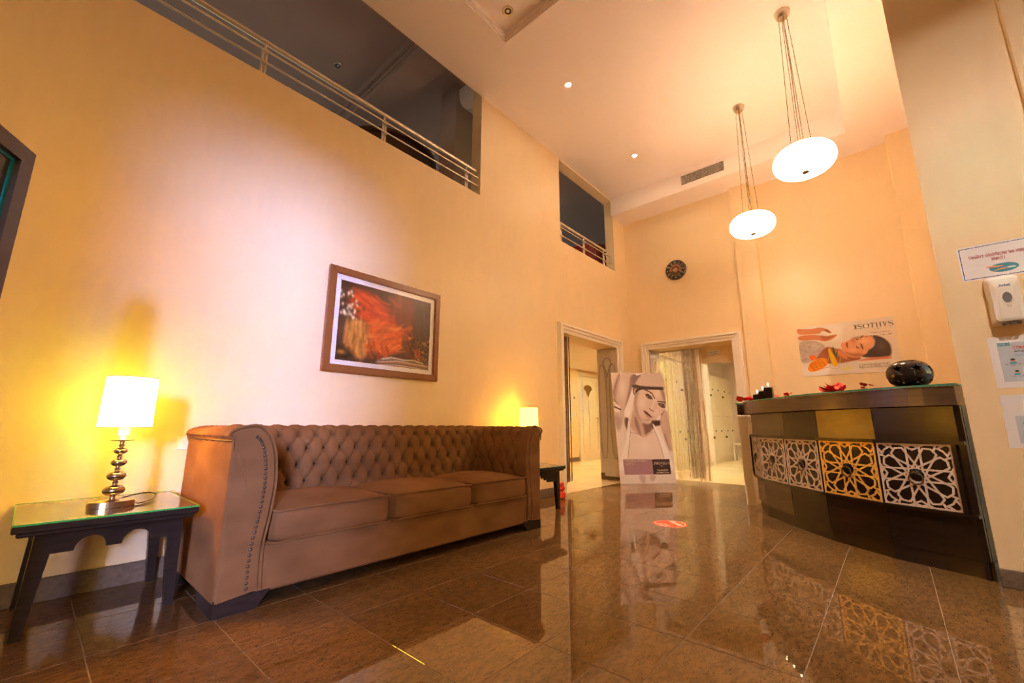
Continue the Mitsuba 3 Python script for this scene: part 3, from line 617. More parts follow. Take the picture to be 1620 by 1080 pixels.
# ------------------------------------------------------------------ television at the left edge
tvk = thing('television', 'dark framed television on a stand at the left edge, seen at an angle', 'television')
C1 = np.array([1.10, -0.1208, 1.7878])
dv = np.array([0.882, -0.471, 0]); nv = np.array([0.471, 0.882, 0])
W_, H_ = 1.10, 0.70
frame_tv = (C1+np.array([0, 0, -H_]), dv, (0, 0, 1), nv)
part(tvk, 'bezel', extrude(sbox(0, 0, W_, H_).buffer(0.0).difference(sbox(0.055, 0.06, W_-0.055, H_-0.055)), 0.045, (frame_tv[0]-nv*0.045, dv, (0, 0, 1), nv)), 'mat_tv')
part(tvk, 'screen', extrude(sbox(0.05, 0.055, W_-0.05, H_-0.05), 0.02, (frame_tv[0]-nv*0.040, dv, (0, 0, 1), nv)), 'mat_screen')
part(tvk, 'screen_edge', extrude(sbox(0.055, 0.06, W_-0.055, H_-0.055).difference(sbox(0.068, 0.073, W_-0.068, H_-0.068)), 0.006, (frame_tv[0]-nv*0.021, dv, (0, 0, 1), nv)), 'mat_cyan', label='bluish inner edge of the screen')
part(tvk, 'back_case', extrude(sbox(0.03, 0.03, W_-0.03, H_+0.012), 0.06, (frame_tv[0]-nv*0.105, dv, (0, 0, 1), nv)), 'mat_tv')
pc = frame_tv[0]+dv*W_/2-nv*0.07
part(tvk, 'post', cyl((pc[0], pc[1], 0.03), (pc[0], pc[1], pc[2]+0.15), 0.035), 'mat_tv', True)
part(tvk, 'foot', cyl((pc[0], pc[1], 0.0), (pc[0], pc[1], 0.03), 0.26, 40), 'mat_tv', 30)

# ------------------------------------------------------------------ painted prints: a fine grid with a colour at each vertex
class Canvas:
    def __init__(s, W, H, n, m, bg, quad=None):
        s.W, s.H, s.n, s.m = W, H, n, m; s.tint = np.array([1.0, 1.0, 1.0])
        s.U, s.V = np.meshgrid(np.linspace(0, 1, n), np.linspace(0, 1, m))   # V runs down
        s.C = np.ones((m, n, 3))*np.array(bg, float)
        s.q = None
        if quad is not None:   # homography from measured points to (u, v)
            A, b = [], []
            for (x, y), (u, v) in zip(quad, ((0, 0), (1, 0), (1, 1), (0, 1))):
                A += [[x, y, 1, 0, 0, 0, -u*x, -u*y], [0, 0, 0, x, y, 1, -v*x, -v*y]]; b += [u, v]
            s.q = np.append(np.linalg.solve(np.array(A, float), np.array(b, float)), 1).reshape(3, 3)
    def map(s, P):
        P = np.asarray(P, float)
        if s.q is None: return P
        h = np.c_[P, np.ones(len(P))]@s.q.T; return h[:, :2]/h[:, 2:]
    def sdf(s, P, closed=True):
        a = s.H/s.W; X, Y = s.U, s.V*a; P = P*np.array([1, a]); N = len(P)
        d = np.full(X.shape, 9.0); ins = np.zeros(X.shape, bool)
        for i in range(N if closed else N-1):
            p, q = P[i], P[(i+1) % N]; e = q-p; w0, w1 = X-p[0], Y-p[1]; t = np.clip((w0*e[0]+w1*e[1])/max(e@e, 1e-12), 0, 1)
            d = np.minimum(d, (w0-t*e[0])**2+(w1-t*e[1])**2)
            if closed:
                c = (p[1] > Y) != (q[1] > Y); ins ^= c & (X < (q[0]-p[0])*(Y-p[1])/((q[1]-p[1]) if abs(q[1]-p[1]) > 1e-12 else 1e-12)+p[0])
        d = np.sqrt(d); return np.where(ins, -d, d) if closed else d
    def mixin(s, a, c): s.C = s.C*(1-a[..., None])+a[..., None]*np.array(c, float)
    def fill(s, pts, c, soft=0.004, alpha=1.0, it=2):
        P = s.map(pts); P = smoothpoly(P, it) if it else P
        s.mixin(np.clip(0.5-s.sdf(P)/(2*soft), 0, 1)*alpha, c)
    def line(s, pts, w, c, soft=0.004, alpha=1.0):
        s.mixin(np.clip(0.5-(s.sdf(s.map(pts), False)-w/2)/(2*soft), 0, 1)*alpha, c)
    def blob(s, x, y, rx, ry, c, alpha=1.0, ang=0.0):
        cu, cv = s.map([(x, y)])[0]; du = s.map([(x+rx, y)])[0]-np.array([cu, cv]); dvv = s.map([(x, y+ry)])[0]-np.array([cu, cv])
        M = np.linalg.inv(np.stack([du, dvv], 1)); A = s.U-cu, s.V-cv
        a_, b_ = M[0, 0]*A[0]+M[0, 1]*A[1], M[1, 0]*A[0]+M[1, 1]*A[1]
        ca, sa = math.cos(ang), math.sin(ang); s.mixin(np.exp(-((ca*a_+sa*b_)**2+(-sa*a_+ca*b_)**2))*alpha, c)
    def mesh(s, frame):
        """frame = (lower-left corner, right, up, normal)"""
        o, A, B, N = [np.asarray(v, float) for v in frame]
        V = (o+(s.U[..., None]*s.W)*A+((1-s.V[..., None])*s.H)*B).reshape(-1, 3)
        I = np.arange(s.n*s.m).reshape(s.m, s.n); a, b, c, d = I[:-1, :-1], I[1:, :-1], I[1:, 1:], I[:-1, 1:]
        F = np.concatenate([np.stack([a, b, c], -1).reshape(-1, 3), np.stack([a, c, d], -1).reshape(-1, 3)])
        x = np.clip(s.C*s.tint, 0, 255)/255; lin = np.where(x <= 0.04045, x/12.92, ((x+0.055)/1.055)**2.4).reshape(-1, 3)
        return trimesh.Trimesh(V, F, process=False), lin
def put_print(parent, name, canvas, frame, bsdf='mat_print'):
    m, col = canvas.mesh(frame); return part(parent, name, m, bsdf, color=col)

# serif capitals of the spa's name, drawn from strokes
def serif_word():
    W = []
    def S():
        c = [(0.78, 0.80), (0.62, 0.97), (0.36, 0.98), (0.14, 0.84), (0.16, 0.64), (0.42, 0.52), (0.68, 0.40), (0.80, 0.22), (0.62, 0.03), (0.34, 0.01), (0.10, 0.16)]
        w = [0.05, 0.05, 0.07, 0.12, 0.17, 0.20, 0.18, 0.13, 0.07, 0.05, 0.05]
        from scipy.interpolate import CubicSpline
        t = np.linspace(0, 1, len(c)); tt = np.linspace(0, 1, 60); p = CubicSpline(t, c)(tt); ww = np.interp(tt, t, w)
        return unary_union([Point(q).buffer(r/2, 6) for q, r in zip(p, ww)]+[LineString(p).buffer(0.022), sbox(0.75, 0.66, 0.80, 0.98), sbox(0.08, 0.02, 0.13, 0.32)]), 0.95
    def O():
        o = affinity.scale(Point(0.55, 0.5).buffer(0.5, 32), 1.08, 1.04); i = affinity.scale(Point(0.55, 0.5).buffer(0.5, 32), 0.74, 0.94); return o.difference(i), 1.16
    def Tt(): return unary_union([sbox(0.36, 0, 0.53, 1), sbox(0.04, 0.93, 0.86, 1.0), sbox(0.04, 0.74, 0.08, 1), sbox(0.82, 0.74, 0.86, 1), sbox(0.26, 0, 0.63, 0.045)]), 0.95
    def Hh(): return unary_union([sbox(0.14, 0, 0.31, 1), sbox(0.73, 0, 0.90, 1), sbox(0.2, 0.47, 0.8, 0.53), sbox(0.04, 0, 0.41, 0.045), sbox(0.04, 0.955, 0.41, 1), sbox(0.63, 0, 1.0, 0.045), sbox(0.63, 0.955, 1, 1)]), 1.08
    def Yy(): return unary_union([Polygon([(0.08, 1), (0.28, 1), (0.55, 0.42), (0.40, 0.42)]), Polygon([(0.78, 1), (0.86, 1), (0.55, 0.40), (0.48, 0.46)]), sbox(0.39, 0, 0.56, 0.46), sbox(0.28, 0, 0.67, 0.045), sbox(0.0, 0.955, 0.36, 1), sbox(0.66, 0.955, 0.95, 1)]), 0.97
    x = 0
    for f in (S, O, Tt, Hh, Yy, S):
        g_, adv = f(); W.append(affinity.translate(g_, x, 0)); x += adv
    return unary_union(W).simplify(0.006), x
SERIF, SERIF_W = serif_word()
MONO = unary_union([LineString([(0.0, 0), (0.15, 0.5), (0.0, 1.0)]).buffer(0.05), LineString([(0.35, 0), (0.2, 0.5), (0.35, 1)]).buffer(0.05), sbox(0.3, 0.0, 0.36, 1), LineString([(0.18, 0.1), (0.18, 0.9)]).buffer(0.04)])
def serif_logo(h, frame, mono=True, depth=0.0006):
    g_ = SERIF
    if mono: g_ = unary_union([g_, affinity.translate(affinity.scale(MONO, 1, 1, origin=(0, 0)), -0.52, 0)])
    return place(extrude(affinity.scale(g_, h, h, origin=(0, 0)), depth), frame)

# ------------------------------------------------------------------ poster board between the doorways
PB_W, PB_H, lean = 0.897, 1.722, 0.118
e_ = np.array([math.cos(0.869), math.sin(0.869), 0]); bk_ = np.array([-e_[1], e_[0], 0]); up_ = np.array([0, 0, math.cos(lean)])+bk_*math.sin(lean)
nn = np.cross(e_, up_); BL = np.array([0.092, 6.040, 0.002])
# a slight turn in its own plane, as it slumps to the left
ro = 0.035; e2 = e_*math.cos(ro)-up_*math.sin(ro)*0; 
pb = thing('poster_board', 'tall beauty poster board of a woman in a white top leaning between the two doorways', 'poster board')
part(pb, 'board', extrude(sbox(0, 0, PB_W, PB_H), 0.012, (BL-nn*0.013, e_, up_, nn)), 'mat_white')
SK, SH, DK, HI, CR = (214, 194, 180), (136, 108, 104), (48, 32, 34), (246, 232, 220), (250, 242, 234)
cv = Canvas(PB_W, PB_H, 200, 380, (238, 224, 212), [(45, 33), (503, 45), (655, 1020), (150, 1028)])
f = cv.fill
f([(40, 25), (130, 25), (60, 200), (50, 190)], (232, 216, 200))
f([(120, 30), (275, 40), (240, 130), (215, 260), (170, 370), (165, 450), (120, 560), (90, 480), (60, 200)], SK, 0.01)      # raised left arm
f([(215, 60), (275, 40), (240, 130), (215, 260), (175, 360), (190, 260), (215, 150)], SH, 0.02, 0.8)
f([(60, 190), (108, 50), (128, 45), (95, 200), (84, 320)], SH, 0.03, 0.6); f([(60, 430), (100, 400), (150, 450), (130, 560), (110, 540)], SH, 0.04, 0.35); cv.blob(150, 180, 30, 90, HI, 0.7); cv.blob(400, 100, 80, 25, HI, 0.6); cv.line([(122, 40), (72, 190), (60, 250)], 0.012, SH, 0.01, 0.8); cv.line([(270, 60), (380, 42), (505, 44)], 0.012, SH, 0.012, 0.6)
f([(250, 85), (300, 60), (400, 45), (503, 45), (522, 150), (500, 172), (380, 165), (270, 165), (232, 150)], SK, 0.008)          # forearm over the head
f([(240, 130), (300, 150), (400, 158), (520, 160), (520, 175), (380, 176), (260, 172), (232, 160)], DK, 0.01, 0.85)
f([(235, 90), (262, 48), (320, 50), (280, 95), (255, 150), (235, 150)], SH, 0.015, 0.9)
f([(265, 42), (330, 42), (300, 55), (268, 62)], CR, 0.008)
f([(240, 168), (215, 250), (172, 365), (178, 410), (192, 440), (212, 432), (235, 340), (258, 260), (258, 180)], CR, 0.006)          # background gap
f([(240, 170), (262, 165), (285, 180), (282, 215), (262, 240), (247, 215)], (120, 92, 84), 0.008)
f([(256, 178), (275, 174), (277, 215), (262, 228), (254, 205)], SK, 0.006)                                                  # ear
f([(525, 330), (500, 400), (440, 458), (480, 455), (500, 430), (530, 380)], (90, 66, 62), 0.012)
f([(500, 395), (442, 452), (485, 455), (500, 430)], CR, 0.006)
f([(262, 240), (280, 175), (350, 172), (430, 180), (515, 178), (536, 260), (540, 330), (515, 390), (470, 425), (420, 468), (370, 486), (325, 470), (285, 420), (262, 370), (250, 300)], (224, 202, 186), 0.006)   # face
f([(262, 240), (285, 185), (300, 190), (275, 280), (290, 400), (330, 460), (320, 470), (280, 420), (255, 330)], SH, 0.03, 0.6)
f([(480, 180), (518, 178), (540, 280), (538, 340), (520, 300), (505, 240)], SH, 0.02, 0.7)
f([(270, 165), (400, 165), (516, 172), (520, 190), (420, 184), (320, 182), (285, 195), (262, 230)], DK, 0.008, 0.9)               # hairline
cv.line([(350, 185), (385, 198), (415, 220), (438, 258)], 0.016, DK, 0.006); cv.line([(468, 290), (500, 290), (535, 300)], 0.016, DK, 0.006)       # brows
f([(352, 228), (375, 225), (400, 240), (418, 265), (400, 268), (375, 258)], (62, 44, 42), 0.007); f([(366, 236), (392, 240), (405, 260), (380, 255)], (196, 176, 164), 0.004); cv.blob(386, 248, 9, 9, (30, 20, 20), 1)
f([(470, 310), (495, 305), (525, 320), (538, 345), (510, 345), (485, 330)], (62, 44, 42), 0.007); f([(484, 314), (512, 316), (526, 336), (500, 334)], (196, 176, 164), 0.004); cv.blob(508, 326, 9, 9, (30, 20, 20), 1)
cv.line([(352, 228), (378, 224), (402, 240), (420, 268)], 0.010, (28, 18, 18), 0.004); cv.line([(470, 310), (496, 303), (526, 318)], 0.010, (28, 18, 18), 0.004)
cv.line([(440, 275), (425, 320), (412, 355)], 0.02, HI, 0.012, 0.8); cv.line([(395, 350), (405, 362), (418, 365), (430, 375)], 0.012, (86, 58, 54), 0.006)
f([(335, 362), (372, 378), (392, 398), (425, 430), (400, 425), (360, 400)], (112, 74, 72), 0.005); cv.line([(336, 363), (370, 388), (395, 408), (424, 430)], 0.007, (50, 30, 30), 0.003)
f([(358, 402), (398, 424), (415, 432), (392, 440), (366, 425)], (196, 158, 146), 0.006); cv.blob(380, 452, 40, 10, SH, 0.4)
cv.blob(330, 300, 40, 60, HI, 0.6); cv.blob(455, 230, 30, 30, HI, 0.6); cv.blob(460, 380, 30, 30, HI, 0.5)
f([(255, 340), (285, 420), (330, 475), (380, 490), (425, 470), (430, 540), (380, 590), (335, 610), (270, 560), (225, 520), (235, 420)], (206, 178, 160), 0.012)    # neck
f([(330, 475), (385, 492), (425, 468), (425, 530), (390, 570), (360, 590), (350, 520)], (112, 84, 80), 0.025, 0.85)
f([(262, 400), (300, 470), (320, 560), (332, 612), (300, 560), (265, 490)], (120, 92, 86), 0.015, 0.6)
f([(412, 455), (445, 458), (520, 455), (500, 500), (440, 505), (425, 540)], (70, 48, 46), 0.012)
f([(180, 420), (215, 440), (205, 500), (230, 580), (205, 560), (170, 470)], (78, 54, 52), 0.015, 0.85)
f([(70, 280), (105, 300), (135, 330), (140, 350), (85, 330)], HI, 0.005); f([(78, 345), (130, 360), (132, 385), (90, 380)], HI, 0.005)
cv.line([(72, 268), (115, 312)], 0.010, DK, 0.005); cv.line([(78, 332), (138, 358)], 0.018, DK, 0.006)
f([(480, 455), (545, 330), (600, 560), (620, 760), (560, 660), (510, 560)], (204, 176, 162), 0.012, 0.9)                                     # right arm
f([(540, 560), (560, 640), (600, 740), (570, 700), (530, 600)], SH, 0.02, 0.7)
f([(225, 520), (335, 612), (430, 545), (520, 700), (590, 790), (140, 800), (200, 640)], (236, 218, 204), 0.02, 0.9); cv.blob(360, 680, 60, 60, HI, 0.6); cv.line([(228, 560), (300, 575), (345, 600)], 0.008, SH, 0.01, 0.5); cv.line([(430, 560), (380, 590), (350, 605)], 0.008, SH, 0.01, 0.5)
f([(205, 450), (222, 440), (228, 560), (215, 700), (205, 900), (120, 900), (190, 640)], (250, 242, 234), 0.006)                                      # left strap
f([(420, 490), (432, 478), (480, 560), (540, 660), (640, 900), (560, 900), (490, 650)], (250, 242, 234), 0.006)                                        # right strap
cv.line([(222, 445), (228, 560), (212, 790)], 0.008, SH, 0.006, 0.7); cv.line([(422, 492), (490, 650), (535, 790)], 0.010, SH, 0.006, 0.7)
f([(165, 803), (428, 803), (445, 940), (185, 943)], (164, 128, 138), 0.003, it=0); f([(428, 803), (584, 801), (604, 937), (445, 940)], (58, 36, 46), 0.003, it=0)
f([(150, 950), (655, 945), (655, 1020), (150, 1028)], (234, 220, 208), 0.01, it=0); f([(300, 945), (380, 945), (375, 1025), (345, 1025)], (184, 160, 158), 0.015, 0.7); f([(405, 945), (470, 945), (455, 1000), (420, 1000)], (190, 166, 162), 0.015, 0.7)
cv.tint = np.array([0.97, 1.0, 1.10])
put_print(pb, 'print', cv, (BL, e_, up_, nn), 'mat_print_matte')
def on_board(u, v): return BL+e_*(u*PB_W)+up_*((1-v)*PB_H)+nn*0.0006
part(pb, 'lettering', cat([text_on('Nouveaux produits', 0.026, (on_board(0.115, 0.812), e_, up_, nn), width=0.36), text_on('Sothys', 0.026, (on_board(0.115, 0.835), e_, up_, nn), width=0.14),
     serif_logo(0.040, (on_board(0.655, 0.840), e_, up_, nn)), text_on('PARIS', 0.011, (on_board(0.765, 0.855), e_, up_, nn), True), text_on('Exclusivement', 0.020, (on_board(0.775, 0.892), e_, up_, nn), True, True, 0.17), text_on('en instituts & spas', 0.020, (on_board(0.775, 0.912), e_, up_, nn), True, True, 0.21)]), 'mat_creamink', label='cream brand lettering')

# ------------------------------------------------------------------ framed picture over the sofa (a plain warm painting)
pk = thing('framed_picture', 'wood-framed warm orange painting with a white mat above the sofa', 'picture')
y0, y1, z0, z1 = 1.432, 2.552, 1.268, 2.132
fw = 0.058
for pts in (([(y0, z0), (y1, z0), (y1-fw, z0+fw), (y0+fw, z0+fw)]), ([(y0, z1), (y1, z1), (y1-fw, z1-fw), (y0+fw, z1-fw)]), ([(y0, z0), (y0, z1), (y0+fw, z1-fw), (y0+fw, z0+fw)]), ([(y1, z0), (y1, z1), (y1-fw, z1-fw), (y1-fw, z0+fw)])):
    P_ = Polygon(pts); m = extrude(P_, 0.030, YZ(0.002)); inner = extrude(P_.buffer(-0.006, join_style=2), 0.005, YZ(0.032))
    part(pk, 'frame_side', cat([m, inner]), 'mat_frame')
part(pk, 'mat_board', box(0.004, 0.018, y0+fw-0.005, y1-fw+0.005, z0+fw-0.005, z1-fw+0.005), 'mat_paper')
ax0, ax1, az0, az1 = y0+fw+0.045, y1-fw-0.045, z0+fw+0.040, z1-fw-0.045
pc_ = Canvas(ax1-ax0, az1-az0, 240, 180, (70, 44, 34))
f = pc_.fill
uvn = meshkit.fbm(np.stack([pc_.U*9, pc_.V*7, np.zeros_like(pc_.U)], -1), 4, 3); pc_.C *= (0.75+0.6*uvn)[..., None]
# loose warm drapery: overlapping soft brush strokes that follow hanging and sweeping folds, no figure
f([(0.50, 0), (0.82, 0), (0.80, 0.62), (0.60, 0.55), (0.52, 0.3)], (132, 58, 34), 0.05, 0.8); f([(0.80, 0), (1, 0), (1, 0.62), (0.80, 0.64)], (78, 60, 52), 0.03)
f([(0.08, 0.12), (0.24, 0.06), (0.44, 0.16), (0.64, 0.44), (0.60, 0.60), (0.30, 0.52), (0.12, 0.38)], (196, 62, 26), 0.05, 0.9)
rg_ = np.random.default_rng(11)
def strokes(n, x0, y0, x1, y1, fx, fy, cols, w=0.012, al=0.55, L=0.10):
    for i in range(n):
        a, b = rg_.uniform(x0, x1), rg_.uniform(y0, y1); th = math.atan2(fy(a, b), fx(a, b)); l = L*rg_.uniform(0.5, 1.2); bend = rg_.uniform(-0.3, 0.3)
        p0 = (a-l*math.cos(th), b-l*math.sin(th)); p1 = (a+0.02*bend, b+0.02); p2 = (a+l*math.cos(th+bend), b+l*math.sin(th+bend))
        pc_.line([p0, p1, p2], w*rg_.uniform(0.4, 1.2), np.array(cols[rg_.integers(len(cols))])*rg_.uniform(0.85, 1.12), 0.012, al)
strokes(60, 0.50, 0.02, 0.80, 0.50, lambda a, b: 0.25, lambda a, b: 1, [(150, 64, 34), (112, 48, 32), (176, 78, 40), (96, 60, 40)], 0.016, 0.4)
strokes(40, 0.80, 0.02, 0.99, 0.60, lambda a, b: 0.1, lambda a, b: 1, [(86, 66, 56), (66, 50, 46), (104, 80, 66)], 0.02, 0.4)
strokes(50, 0.12, 0.10, 0.56, 0.46, lambda a, b: 1, lambda a, b: 0.6, [(210, 74, 28), (180, 50, 26), (228, 100, 40)], 0.02, 0.45)
f([(0.06, 0.54), (0.14, 0.46), (0.28, 0.47), (0.33, 0.58), (0.34, 0.80), (0.26, 0.98), (0.07, 0.90)], (186, 122, 54), 0.02)
strokes(70, 0.07, 0.50, 0.31, 0.92, lambda a, b: 0.05+(a-0.19)*0.8, lambda a, b: 1, [(212, 152, 74), (150, 86, 34), (228, 176, 96), (120, 62, 26)], 0.010, 0.5)
f([(0.30, 0.44), (0.42, 0.38), (0.58, 0.46), (0.74, 0.56), (0.76, 0.66), (0.62, 0.80), (0.46, 0.90), (0.36, 0.84), (0.31, 0.64)], (214, 92, 30), 0.03)
strokes(120, 0.32, 0.44, 0.72, 0.80, lambda a, b: 1, lambda a, b: -0.75+1.1*(a-0.3), [(240, 150, 66), (222, 106, 36), (180, 66, 22), (248, 178, 92), (200, 84, 28)], 0.012, 0.5, 0.09)
strokes(45, 0.30, 0.72, 0.52, 0.96, lambda a, b: 0.3, lambda a, b: 1, [(170, 56, 20), (210, 96, 34), (120, 38, 18)], 0.014, 0.55, 0.06)
f([(0.70, 0.76), (0.82, 0.68), (0.93, 0.84), (0.80, 0.88)], (178, 60, 26), 0.03, 0.9); strokes(40, 0.68, 0.60, 0.82, 0.84, lambda a, b: 0.4, lambda a, b: 1, [(70, 42, 32), (96, 56, 38), (54, 32, 26)], 0.016, 0.5, 0.05)
for i in range(46):
    a, b = rg_.normal(0.085, 0.05), rg_.uniform(0.12, 0.46); pc_.blob(a, b, 0.012, 0.024, (232, 218, 178) if i % 3 else (70, 72, 40), 0.8, rg_.uniform(0, 3))
for i in range(160):
    a, b = rg_.uniform(0.80, 1.0), rg_.uniform(0.58, 0.93); pc_.blob(a, b, 0.007, 0.010, (196, 148, 84) if i % 2 else (54, 34, 26), 0.7)
f([(0.40, 0.95), (0.50, 0.88), (0.75, 0.90), (1.0, 0.92), (1.0, 1.0), (0.38, 1.0)], (150, 128, 108), 0.012)
for i in range(7): pc_.line([(0.43, 0.95+0.012*i), (0.62, 0.905+0.019*i), (1.0, 0.93+0.016*i)], 0.007, ((60, 52, 48), (214, 200, 184), (170, 84, 58))[i % 3], 0.005, 0.85)
pc_.line([(0.46, 0.92), (0.56, 0.885), (0.70, 0.90), (0.82, 0.885), (0.93, 0.915)], 0.012, (226, 212, 190), 0.006, 0.9)
f([(0.0, 0.82), (0.12, 0.84), (0.20, 0.97), (0.0, 1.0)], (40, 24, 18), 0.03); pc_.blob(0.05, 0.90, 0.04, 0.03, (226, 150, 60), 0.7)
put_print(pk, 'painting', pc_, ((0.0185, ax0, az0), (0, 1, 0), (0, 0, 1), (1, 0, 0)))

# ------------------------------------------------------------------ advertising poster on the end wall
YW = 6.90
px0, px1, pz0, pz1 = 2.4338, 3.4403, 1.5217, 2.1995
wp = thing('wall_poster', 'glossy spa poster of a resting woman with fruit on the end wall above the desk', 'poster')
part(wp, 'sheet', box(px0, px1, YW-0.006, YW, pz0, pz1), 'mat_white')
sp_ = Canvas(px1-px0, pz1-pz0, 330, 225, (226, 216, 206), [(160, 235), (1370, 85), (1502, 781), (250, 855)])
f = sp_.fill
f([(500, 190), (750, 165), (720, 420), (520, 400)], (236, 228, 220), 0.03); f([(750, 165), (1380, 95), (1460, 560), (1350, 560), (1340, 420), (1150, 320), (980, 320), (860, 360), (740, 420)], (226, 212, 200), 0.02)
f([(160, 240), (250, 252), (380, 245), (440, 225), (540, 245), (605, 300), (570, 305), (520, 275), (460, 280), (465, 305), (400, 310), (300, 318), (170, 322)], (206, 132, 84), 0.005)   # hands
f([(175, 335), (380, 318), (440, 330), (560, 340), (640, 318), (682, 322), (600, 385), (500, 412), (400, 380), (185, 402)], (200, 124, 78), 0.005)
f([(440, 335), (560, 345), (640, 325), (590, 370), (500, 395)], (150, 84, 50), 0.012, 0.6); f([(540, 245), (605, 300), (560, 290), (500, 262)], (120, 66, 44), 0.008, 0.7)
f([(185, 410), (300, 390), (420, 395), (530, 455), (500, 520), (430, 590), (400, 640), (230, 705), (205, 560)], (186, 168, 156), 0.008)                                        # towel
for i in range(60):
    a, b = RNG.uniform(200, 500), RNG.uniform(420, 660); sp_.blob(a, b, 18, 10, (214, 200, 190) if i % 2 else (150, 130, 120), 0.35)
f([(420, 610), (500, 500), (560, 470), (640, 500), (720, 500), (800, 600), (980, 610), (960, 640), (840, 660), (720, 690), (560, 690), (440, 680), (400, 640)], (150, 84, 56), 0.008)      # neck, shoulder
f([(640, 520), (720, 500), (820, 600), (800, 640), (700, 600)], (216, 146, 100), 0.02, 0.8)
f([(715, 450), (735, 420), (790, 405), (830, 380), (880, 360), (930, 352), (985, 335), (1120, 330), (1150, 400), (1110, 480), (1050, 570), (980, 610), (880, 620), (800, 590), (735, 520)], (226, 160, 118), 0.006)   # face
f([(760, 540), (850, 600), (960, 610), (1010, 570), (940, 560), (860, 560)], (150, 86, 54), 0.02, 0.7); sp_.blob(1000, 400, 70, 40, (244, 196, 158), 0.8); sp_.blob(860, 520, 60, 30, (238, 178, 134), 0.7)
f([(778, 430), (800, 415), (808, 450), (802, 490), (785, 470)], (160, 66, 52), 0.004); sp_.line([(792, 420), (794, 455), (806, 488)], 0.004, (96, 36, 30), 0.003)
f([(835, 395), (870, 365), (900, 372), (890, 400), (920, 410), (880, 425), (850, 420)], (206, 136, 96), 0.008, 0.8)
sp_.line([(905, 372), (925, 385), (940, 375)], 0.008, (70, 38, 30), 0.003); sp_.line([(965, 362), (990, 335)], 0.010, (64, 36, 28), 0.004)
sp_.line([(915, 470), (930, 495), (948, 490)], 0.008, (70, 38, 30), 0.003); f([(955, 425), (985, 450), (1000, 495), (990, 515), (975, 470)], (70, 40, 30), 0.004)
f([(1110, 330), (1180, 335), (1270, 375), (1335, 440), (1355, 530), (1345, 600), (1200, 612), (1000, 610), (985, 590), (1050, 560), (1060, 520), (1130, 480), (1150, 400), (1125, 360)], (62, 48, 46), 0.01)      # hair
sp_.blob(1230, 470, 60, 70, (96, 80, 74), 0.6)
f([(960, 640), (1150, 612), (1350, 595), (1365, 625), (1200, 635), (1000, 660), (930, 665)], (210, 120, 84), 0.008)
f([(230, 735), (420, 690), (720, 690), (860, 660), (1480, 630), (1502, 785), (250, 855)], (232, 224, 220), 0.01)
f([(560, 690), (720, 680), (860, 655), (840, 640), (720, 660), (580, 660)], (150, 90, 62), 0.01, 0.5)
f([(330, 590), (390, 580), (415, 600), (405, 640), (345, 645), (325, 615)], (236, 110, 40), 0.004)
f([(308, 750), (330, 690), (390, 640), (470, 615), (545, 620), (568, 665), (540, 720), (460, 770), (370, 798), (320, 785)], (232, 140, 34), 0.004)
for i in range(5):
    sp_.line([(340+48*i, 700-16*i), (395+45*i, 775-22*i)], 0.004, (166, 78, 18), 0.003); sp_.line([(330+10*i, 705+16*i), (470+24*i, 635+26*i)], 0.004, (166, 78, 18), 0.003)
f([(555, 500), (575, 480), (620, 560), (670, 650), (690, 710), (650, 730), (610, 700), (575, 600)], (236, 190, 40), 0.004)
f([(610, 480), (622, 470), (650, 540), (655, 600), (625, 550)], (52, 74, 44), 0.003); f([(650, 600), (675, 515), (680, 525), (668, 620)], (52, 74, 44), 0.003)
sp_.line([(560, 600), (585, 740), (640, 760), (700, 745), (715, 620)], 0.006, (200, 192, 186), 0.004); f([(700, 755), (780, 735), (850, 735), (880, 760), (760, 775)], (226, 220, 150), 0.008)
put_print(wp, 'print', sp_, ((px0, YW-0.0064, pz0), (1, 0, 0), (0, 0, 1), (0, -1, 0)))
PWd, PHt = px1-px0, pz1-pz0
def on_wp(u, v): return ((px0+u*PWd, YW-0.007, pz1-v*PHt), (1, 0, 0), (0, 0, 1), (0, -1, 0))
part(wp, 'lettering', cat([serif_logo(0.058, on_wp(0.645, 0.165)), text_on('PARIS', 0.012, on_wp(0.83, 0.205), True), text_on('Évasion, exotisme...', 0.014, on_wp(0.765, 0.275), width=0.19), text_on("L'invitation pour le corps et les sens", 0.014, on_wp(0.565, 0.325), width=0.40),
      text_on('SOIN PROFESSIONNEL', 0.021, on_wp(0.60, 0.865), width=0.30), text_on('BIEN-ÊTRE POUR TOUS', 0.021, on_wp(0.60, 0.91), width=0.30)]), 'mat_ink', label='dark brand lettering')

# ------------------------------------------------------------------ clock
ck = thing('wall_clock', 'round dark skeleton clock with white numerals high on the end wall', 'clock')
cx, cz, R = 0.895, 3.405, 0.168
part(ck, 'case', lathe([(0, 0), (R, 0), (R, 0.03), (R-0.012, 0.04), (R-0.02, 0.03), (0, 0.03)], 64).apply_transform(trimesh.geometry.align_vectors([0, 0, 1], [0, -1, 0])).apply_translation((cx, FAR, cz)), 'mat_bronze', 40)
CF = lambda y: ((cx, y, cz), (1, 0, 0), (0, 0, 1), (0, -1, 0))
ringp = Point(0, 0).buffer(R-0.018, 48).difference(Point(0, 0).buffer(0.118, 48))
part(ck, 'chapter_ring', extrude(ringp, 0.006, CF(FAR-0.030)), 'mat_black')
part(ck, 'centre_plate', extrude(Point(0, 0).buffer(0.117, 48), 0.003, CF(FAR-0.030)), 'mat_bronze')
num = []
for i in range(1, 13):
    a = math.radians(90-30*i); m = meshkit.text_mesh(str(i), 0.026, 0.002, True); c = m.bounds.mean(0); m.apply_translation((-c[0]+0.134*math.cos(a), -c[1]+0.134*math.sin(a), 0)); num.append(m)
part(ck, 'numerals', place(cat(num), CF(FAR-0.036)), 'mat_white', label='white numerals')
